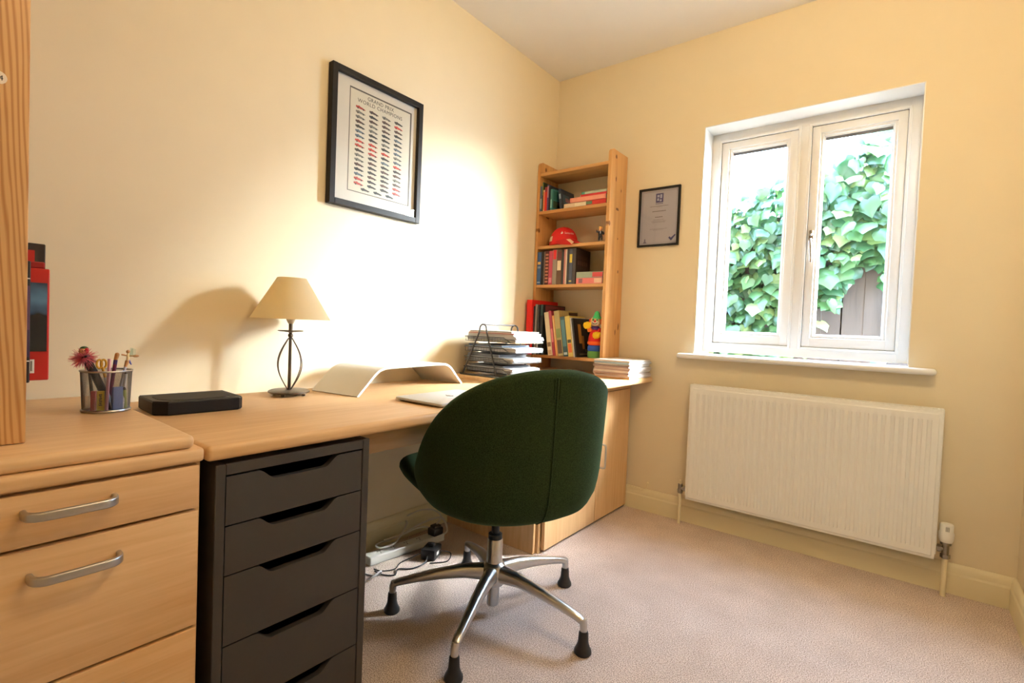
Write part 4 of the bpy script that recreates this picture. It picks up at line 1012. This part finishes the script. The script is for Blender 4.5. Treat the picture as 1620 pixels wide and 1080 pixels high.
for w, h, y, d, c, bn, lb_ in ((.030, .252, -.245, .19, S(222, 205, 172), [(.2, .3, S(120, 90, 60)), (.02, .12, S(196, 160, 120))], 'cream book leaning left beside the patterned cover'),
                               (.018, .262, -.243, .20, S(150, 30, 52), [(.3, .6, S(200, 110, 110))], 'crimson book leaning right of the cream one'),
                               (.012, .235, -.240, .18, S(226, 160, 90), [(.4, .9, S(222, 190, 130))], 'thin orange book leaning right of the crimson one'),
                               (.036, .262, -.238, .21, S(168, 150, 96), [(.05, .35, S(84, 60, 40)), (.4, .6, S(120, 130, 70))], 'floral beige book leaning left of the teal one'),
                               (.029, .228, -.236, .18, S(28, 66, 72), [(.25, .92, S(70, 112, 118)), (.04, .1, S(180, 190, 190))], 'dark teal book leaning with pale spine lettering'),
                               (.031, .232, -.234, .18, S(206, 184, 96), [(.1, .32, S(210, 110, 60)), (.34, .42, S(60, 60, 40))], 'straw yellow book leaning right of the teal one'),
                               (.007, .226, -.232, .17, S(200, 200, 196), [], 'thin pale grey book leaning beside the black gold one')):
    cm = ()
    if 'floral' in lb_: cm = ((.5, .98, .80, .97, S(66, 36, 22)),)
    book(lb_, (x+h*.0, y, z), w, h, d, c, bn, (0, LEAN, 0), gc, cover_marks=cm); x += w/math.cos(LEAN)+.0012
book('black book with golden figure on its cover, rightmost leaning', (x, -.23, z), .010, .222, .19, S(16, 13, 12), [], (0, LEAN, R(0)), gc, cover_marks=((.25, .42, .35, .85, S(168, 120, 50)), (.42, .55, .2, .55, S(150, 96, 40)), (.55, .8, .12, .2, S(110, 100, 80)), (.2, .7, .05, .09, S(120, 110, 84))))

# ------------------------------------------------------------------ cap, figurine, plush toy
z = SH[2]+.0006
KC = Vector((.150, -.112, z)); kd = Vector((.906, -.423, 0)); ks = Vector((.423, .906, 0))
cap = thing('baseball_cap', 'red baseball cap with white lettering on the bookcase', 'cap', KC)
def dome(a, e, k=1.0):
    """a azimuth from visor direction, e elevation"""
    ca, sa = math.cos(a), math.sin(a); rx = .092 if ca > 0 else .092
    return KC+(kd*ca*rx+ks*sa*.084)*math.cos(e)**.8*k+Vector((0, 0, .004+.112*k*math.sin(e)**.95))
b = MB(); rings = []
for i in range(13): e = R(89)*i/12; rings.append([dome(2*PI*j/48, e) for j in range(48)])
b.loft(rings, cap=True)
b.build('crown', P((.62, .008, .008), rough=.7, var=.08, scale=120), cap, smooth=60)
b = MB(); up_ = []; dn = []
NV = 18
for i in range(NV+1):
    a = R(-68+136*i/NV); inn = dome(a, 0.03)
    ext = .082*math.cos(a*1.18)**.6 if abs(a*1.18) < PI/2 else 0
    for lst, dz in ((up_, .003), (dn, 0)):
        rw = []
        for k in range(6):
            s_ = k/5; p = inn+kd*ext*s_; side_ = (p-KC).dot(ks); p.z = z+.036+dz-.046*s_**1.2*(ext/.082)-3.0*side_*side_
            p.z = max(p.z, z+.0012+dz) if (p.y > -.212) else p.z
            rw.append(p)
        lst.append(rw)
vu = [[b.bm.verts.new(p) for p in r_] for r_ in up_]; vd = [[b.bm.verts.new(p) for p in r_] for r_ in dn]
for i in range(NV):
    for k in range(5):
        fc = b.bm.faces.new((vu[i][k], vu[i+1][k], vu[i+1][k+1], vu[i][k+1])); fc.material_index = 1 if (i in (5, 6) and k >= 1) else 0
        b.bm.faces.new((vd[i][k+1], vd[i+1][k+1], vd[i+1][k], vd[i][k]))
    b.bm.faces.new((vu[i][5], vu[i+1][5], vd[i+1][5], vd[i][5]))
b.build('visor', [P((.55, .008, .008), rough=.7, var=.08, scale=120), S(240, 205, 170)], cap, smooth=60)
b = MB()
def capwarp(a0, e0, w): return lambda co_: dome(R(a0)+co_.x*w, R(e0)+co_.y*10.5, 1.012)+(Vector((0, 0, 0)))
b.text('Santander', .017, None, warp=lambda v_: dome(R(-32)+v_.x/.082, R(31)+v_.y/.085, 1.012), align='LEFT')
fl = [(0, .0), (.007, .001), (.0125, .006), (.011, .011), (.0085, .008), (.0075, .013), (.004, .018), (.003, .011), (-.001, .008), (-.0035, .004)]
b.faces([dome(R(-47)+x_/.082, R(30)+y_/.085, 1.012) for x_, y_ in fl], [tuple(range(len(fl)))])
b.build('lettering', S(240, 225, 215), cap, smooth=0)
b = MB(); n_ = 5; vs = []
for j in range(n_+1):
    for i in range(n_+1): vs.append(dome(R(-122+34*i/n_), R(10+16*j/n_), 1.012))
b.faces(vs, [(j*(n_+1)+i, j*(n_+1)+i+1, (j+1)*(n_+1)+i+1, (j+1)*(n_+1)+i) for i in range(n_) for j in range(n_)]); b.build('patch', S(235, 215, 195), cap)
b = MB(); b.sphere(KC+Vector((0, 0, .117)), (.006, .006, .003), 10); b.build('button', P((.55, .008, .008), rough=.7), cap)

FG = Vector((.426, -.165, z))
fg = thing('figurine', 'small blond figurine in dark suit with raised arm, on the bookcase', 'figurine', FG, (0, 0, R(22)))
b = MB()
for sx in (-1, 1): b.tube([(sx*.007, 0, .010), (sx*.0068, 0, .022), (sx*.0055, 0, .036)], [.0062, .006, .0065], 10)
rings = []
for zz_, rx, ry in ((.030, .011, .008), (.038, .0125, .0085), (.048, .013, .009), (.056, .0135, .0085), (.061, .010, .007), (.064, .004, .004)): rings.append([Vector((rx*math.cos(2*PI*j/20), ry*math.sin(2*PI*j/20), zz_)) for j in range(20)])
b.loft(rings)
b.tube([(.012, 0, .058), (.018, -.001, .048), (.014, -.006, .040)], [.0045, .004, .0035], 8); b.tube([(-.012, 0, .058), (-.019, -.003, .056), (-.021, -.006, .066)], [.0045, .004, .0035], 8)
b.build('suit', P((.012, .012, .022), rough=.6), fg, local=True, smooth=60)
b = MB(); b.sphere((0, -.001, .074), (.0098, .0095, .0112), 16, mi=0); b.sphere((-.0215, -.0065, .069), .0036, 8, mi=0); b.sphere((.0135, -.0065, .039), .0034, 8, mi=0)
b.sphere((0, -.0103, .0735), (.0014, .0016, .002), 8, mi=0)
for sx in (-1, 1): b.sphere((sx*.0035, -.0096, .076), .0011, 6, mi=1); b.sphere((sx*.0097, -.001, .074), (.0015, .002, .0025), 6, mi=0)
b.box((-.0025, -.0102, .0688), (.0025, -.0088, .0694), mi=2)
b.build('head', [S(225, 160, 110), M['black'], S(150, 50, 50)], fg, local=True, smooth=60)
b = MB(); b.sphere((0, .001, .0795), (.0108, .0102, .0085), 14); b.sphere((-.003, -.006, .083), (.007, .005, .004), 10); b.build('hair', S(222, 170, 60), fg, local=True, smooth=60)
b = MB(); b.box((-.002, -.0092, .047), (.002, -.0086, .061), mi=0); b.build('shirt', S(205, 195, 190), fg, local=True)
b = MB(); b.box((-.014, -.008, 0), (.014, .008, .004), .001, 1)
for sx in (-1, 1): b.sphere((sx*.007, -.002, .008), (.006, .009, .0045), 10)
b.build('shoes', S(150, 130, 110), fg, local=True)

TC = Vector((.418, -.160, SH[4]+.0006))
toy = thing('plush_toy', 'colourful plush clown toy with yellow hands beside the big books', 'toy', TC, (0, 0, R(20)))
pl = dict(rough=.9, bump=.3, scale=200)
b = MB(); b.lathe([(0, 0), (.036, 0), (.040, .012), (.040, .034), (.036, .040), (0, .042)], seg=24, sy=.8); b.build('base_band', S(90, 140, 70, **pl), toy, local=True, smooth=60)
b = MB(); b.lathe([(0, .038), (.036, .039), (.040, .048), (.040, .064), (.034, .074), (0, .078)], seg=24, sy=.8); b.build('legs', S(40, 80, 160, **pl), toy, local=True, smooth=60)
b = MB(); b.lathe([(0, .068), (.034, .070), (.040, .085), (.037, .115), (.030, .145), (.020, .165), (0, .172)], seg=24, sy=.8); b.build('body', S(205, 34, 26, **pl), toy, local=True, smooth=60)
b = MB(); b.lathe([(.040, .076), (.0425, .080), (.0425, .09), (.040, .094), (.036, .085)], seg=24, sy=.8); b.build('belt', S(226, 96, 30, **pl), toy, local=True, smooth=60)
for sx, hx, hz in ((-1, -.036, .182), (1, .018, .128)):
    b = MB(); b.tube([(sx*.024, -.004, .16), (sx*.030, -.018, .155), (hx, -.026, hz)], [.012, .013, .013], 12); arm = b.build('arm', S(222, 110, 30, **pl) if sx < 0 else S(205, 34, 26, **pl), toy, local=True, smooth=60)
    b = MB(); b.sphere((hx-.004, -.034, hz+.002), (.021, .016, .020), 16, mi=0)
    for k in range(4): a = R(150+30*k); b.sphere((hx-.004+.017*math.cos(a), -.036, hz+.002+.016*math.sin(a)), (.0075, .008, .0075), 10, mi=0)
    b.sphere((hx+.012, -.04, hz+.012), (.007, .007, .008), 10); b.build('hand', S(232, 190, 30, **pl), arm, local=True, smooth=60)
b = MB(); b.lathe([(0, .160), (.020, .160), (.026, .170), (.018, .180), (0, .180)], seg=20); b.build('collar', S(64, 40, 110, **pl), toy, local=True, smooth=60)
b = MB(); b.sphere((0, -.002, .205), (.030, .026, .029), 20); hd = b.build('head', S(226, 190, 130, **pl), toy, local=True, smooth=60)
b = MB(); b.sphere((0, -.018, .198), (.024, .013, .014), 16, mi=0); b.sphere((0, -.031, .207), .007, 12, mi=2)
b.tube([(-.014, -.029, .200), (-.007, -.032, .193), (.007, -.032, .193), (.014, -.029, .200)], .002, 6, mi=1)
for sx in (-1, 1): b.sphere((sx*.011, -.025, .216), (.006, .004, .008), 10, mi=3); b.sphere((sx*.011, -.029, .215), (.0025, .002, .004), 8, mi=1)
b.build('face', [S(235, 220, 200), M['black'], S(210, 40, 30), S(110, 170, 110)], hd, local=True, smooth=60)
for sx in (-1, 1): b = MB(); b.sphere((sx*.029, 0, .207), (.010, .010, .015), 12); b.build('hair_tuft', S(214, 60, 34, **pl), hd, local=True, smooth=60)
b = MB(); b.lathe([(0, .222), (.024, .222), (.026, .228), (.018, .238), (.014, .255), (.006, .264), (0, .266)], (.006, .0, 0), 20); b.build('hat', S(60, 170, 100, **pl), hd, local=True, smooth=60)

# ================================================================== UNDER THE DESK
ps = thing('power_strip', 'long white extension socket strip on the floor by the skirting', 'power strip', (.127, -1.23, 0), (0, 0, R(-5.5)))
b = MB(); b.box((-.027, -.20, .0005), (.027, .185, .036), .006, 3); b.build('casing', P((.74, .70, .62), rough=.4, var=.02), ps, local=True)
b = MB()
for k in range(5):
    y = -.14+k*.066
    for (x0, y0, x1, y1) in ((-.008, y-.009, -.004, y-.003), (-.008, y+.003, -.004, y+.009), (.006, y-.002, .012, y+.002)): b.box((x0, y0, .0355), (x1, y1, .0366))
b.build('sockets', P((.10, .09, .08)), ps, local=True)
b = MB(); pts = spline([(0, .186, .018), (0, .22, .03), (-.02, .20, .09), (-.035, .10, .085), (-.055, -.02, .048), (-.052, -.12, .046), (-.010, -.13, .046), (-.004, -.06, .052), (-.045, .02, .095), (-.062, .03, .105)], 8)
b.tube(pts, .0042, 8); b.tube(spline([(-.05, -.09, .055), (-.045, 0, .056), (-.03, .08, .072), (-.015, .13, .062), (-.002, .15, .045)], 8), .0042, 8); b.build('cable', M['cable_w'], ps, local=True)
pa_ = thing('power_adapter', 'black plug adapter plugged into the far end of the strip', 'adapter', (.150, -1.095, .0365))
b = MB(); b.box((.128, -1.118, .0368), (.176, -1.062, .070), .006, 2); b.box((.135, -1.11, .070), (.170, -1.07, .082), .005, 2); b.build('plug_body', M['black'], pa_)
b = MB(); b.tube(spline([(.152, -1.085, .082), (.150, -1.055, .11), (.10, -1.06, .128), (.055, -1.10, .125), (.035, -1.16, .110)], 8), .0035, 8); b.build('cable', M['cable_w'], pa_)
pb = thing('power_adapter', 'square black transformer with white label on the carpet', 'adapter', (.245, -1.20, 0), (0, 0, R(25)))
b = MB(); b.box((-.032, -.042, .001), (.032, .042, .046), .006, 2); b.box((-.012, -.012, .046), (.014, .012, .060), .004, 2); b.build('casing', M['black'], pb, local=True)
b = MB(); b.box((.0322, -.02, .018), (.0326, .004, .032)); b.build('label_sticker', M['paper'], pb, local=True)
b = MB(); b.tube(spline([(.262, -1.238, .02), (.28, -1.27, .008), (.272, -1.33, .004), (.235, -1.37, .004), (.262, -1.41, .004), (.225, -1.44, .004), (.18, -1.442, .004)], 8), .003, 6)
b.tube(spline([(.236, -1.236, .03), (.222, -1.28, .02), (.20, -1.33, .004), (.225, -1.38, .0045), (.20, -1.425, .0045), (.165, -1.435, .0045)], 8), .0025, 6)
b.tube(spline([(.275, -1.18, .03), (.31, -1.15, .02), (.33, -1.19, .004), (.29, -1.25, .004)], 8), .0025, 6); b.build('cable', M['black'], pb)
wc = MB(); wc.tube(spline([(.20, -1.555, .004), (.235, -1.545, .012), (.262, -1.515, .035), (.265, -1.48, .045), (.24, -1.465, .02), (.20, -1.472, .004), (.12, -1.5, .004)], 8), .0035, 8)
tag(wc.build('cable', P((.80, .80, .80), rough=.35), loc=(.22, -1.51, 0)), 'loop of bright white cable on carpet behind the drawer unit', 'cable')
wr = MB(); wr.tube(spline([(.595, -.022, .123), (.64, -.022, .123), (.69, -.022, .122), (.703, -.014, .128), (.705, -.005, .146), (.706, -.003, .152)], 6), .0022, 6)
wr.sphere((.7065, -.006, .154), (.006, .0055, .007), 10)
tag(wr.build('aerial_cable', M['trim'], loc=(.65, -.02, .12)), 'thin cream cable running along the skirting right of the cupboard', 'cable')
